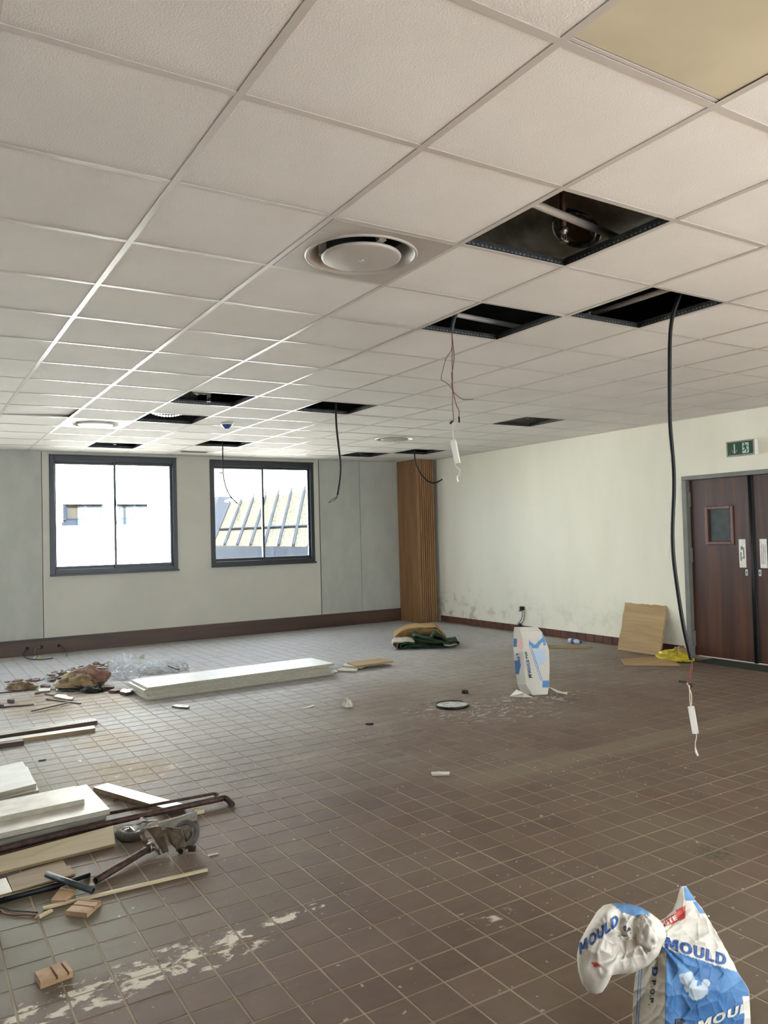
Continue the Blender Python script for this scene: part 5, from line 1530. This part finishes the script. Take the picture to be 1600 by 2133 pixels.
def flap_col(x, y):
    n_ = fbm((x * .06, y * .06, 4), 1, 2)
    if 1274 + (y - 1882) * 1.1 < x < 1352 and 1880 < y < 1912 + n_ * 5 and y < 1896 + (x - 1280) * .30: return (84, 124, 166)
    if ((x - 1240) / 14) ** 2 + ((y - 2009 - (x - 1240) * .25) / 5) ** 2 < 1 + n_: return (186, 76, 70)
    if x > 1290 and y > 1985: return (192, 186, 174)
    return WHITE_S
NA, NR = 140, 42
for sgn in (1, -1):
    for i in range(NR + 1) if sgn == 1 else range(NR - 1, -1, -1):
        R = []
        for k in range(NA):
            a = 2 * math.pi * k / NA
            rmax = flap_r(fcx + math.cos(a) * 50, fcy + math.sin(a) * 50)
            x, y = fcx + math.cos(a) * rmax * i / NR, fcy + math.sin(a) * rmax * i / NR
            R.append(flap(x, y, 0, sgn)); cols.append(flap_col(x, y) if sgn == 1 else WHITE_S)
        rows.append(R)
f_ = part(MB().grid(rows, closed=True), 'bag_flap', 'bagprint', bag); paint(f_, cols)
letter(flap, 'MOULD', 1207, 1988, 82, -62, -2, -23, bag, 'ink', .23)
letter(flap, 'O.P.', 1298, 1937, 16, 8, 3, -10, bag, 'inkblack', .23)
kc = at(1345, 1944, d0 - .085)
kb = part(blob(MB(), kc, .024, .030, .040, 73, .45, 1.5, 26, False, False), 'twisted_neck', 'bagprint', bag)
paint(kb, [(206, 200, 190)] * len(kb.data.vertices))

# ---- far bag
P2 = pz(1112, 1448, 0); d2 = depth_of(P2)
far_rows = [
    (1452, 1094, 1112, 1134, 1130, .06, -.01, .02, .09), (1446, 1086, 1108, 1141, 1138, .06, -.02, .02, .10), (1425, 1078, 1096, 1144, 1142, .06, -.03, .03, .12), (1390, 1073, 1092, 1145, 1143, .06, -.03, .03, .13),
    (1355, 1070, 1090, 1144, 1142, .06, -.03, .03, .13), (1330, 1070, 1088, 1135, 1133, .06, -.02, .03, .12), (1318, 1070, 1085, 1130, 1128, .05, -.01, .04, .10), (1306, 1071, 1082, 1120, 1118, .04, .01, .06, .08)]
far = Sack(far_rows, d2, .034, 11.7)
def far_col(x, y, side):
    n_ = fbm((x * .12, y * .12, 2), 1, 2)
    if side == 'side':
        if 1330 < y < 1348 and x < 1077: return BLUE_S
        if 1375 < y < 1405 and x < 1085 - abs(y - 1385) * .2: return BLUE_S
        if 1335 < y < 1352 and x > 1078: return (226, 176, 164)
        return (198, 194, 184)
    if side == 'back': return (200, 196, 186)
    lx = 1102 + max(0, (y - 1345)) * .33
    if 1328 < y < 1352 and x > 1102 and abs((y - 1334) - 9 * math.sin((x - 1102) * .13) - 3) < 5 + n_ * 3: return (84, 136, 190)
    if x > 1128 and 1318 < y < 1345 and abs(x - 1133 - (y - 1330) * .12) < 2.5: return (96, 146, 196)
    if x > lx and 1345 < y < 1418:
        if abs(x - lx) < 1.3 or abs(x - lx - 4) < .8: return (96, 140, 190)
        if ((x - 1124) / 14) ** 2 + ((y - 1368) / 20) ** 2 < 1 + n_: return (178, 196, 214)
    if x > 1130 and 1417 < y < 1433: return (78, 134, 190)
    return (206, 201, 190)
bag2 = thing('plaster_bag', 'far standing white and blue printed plaster bag beyond the lid', 'bag', P2, 'printed plaster bags')
mb, cols = far.mesh(72, 100, far_col)
b2_ = part(mb, 'bag_body', 'bagprint', bag2); paint(b2_, cols)
letter(far.front, 'R', 1109, 1412, -2, -8, -6, 0, bag2, 'inkblack', .24, .006)
letter(far.front, 'MOULD', 1107, 1402, -5, -28, -6, 1, bag2, 'ink', .24, .006)
letter(far.front, 'POP', 1100, 1371, -2, -14, -4.2, .5, bag2, 'inkblack', .24, .006)
letter(far.front, 'LD', 1075, 1362, 4, 14, 5, -1, bag2, 'ink', .24, .006)
sf = bpy.data.objects.get('sack_flap')
if sf: paint(sf, [(214, 210, 200)] * len(sf.data.vertices))
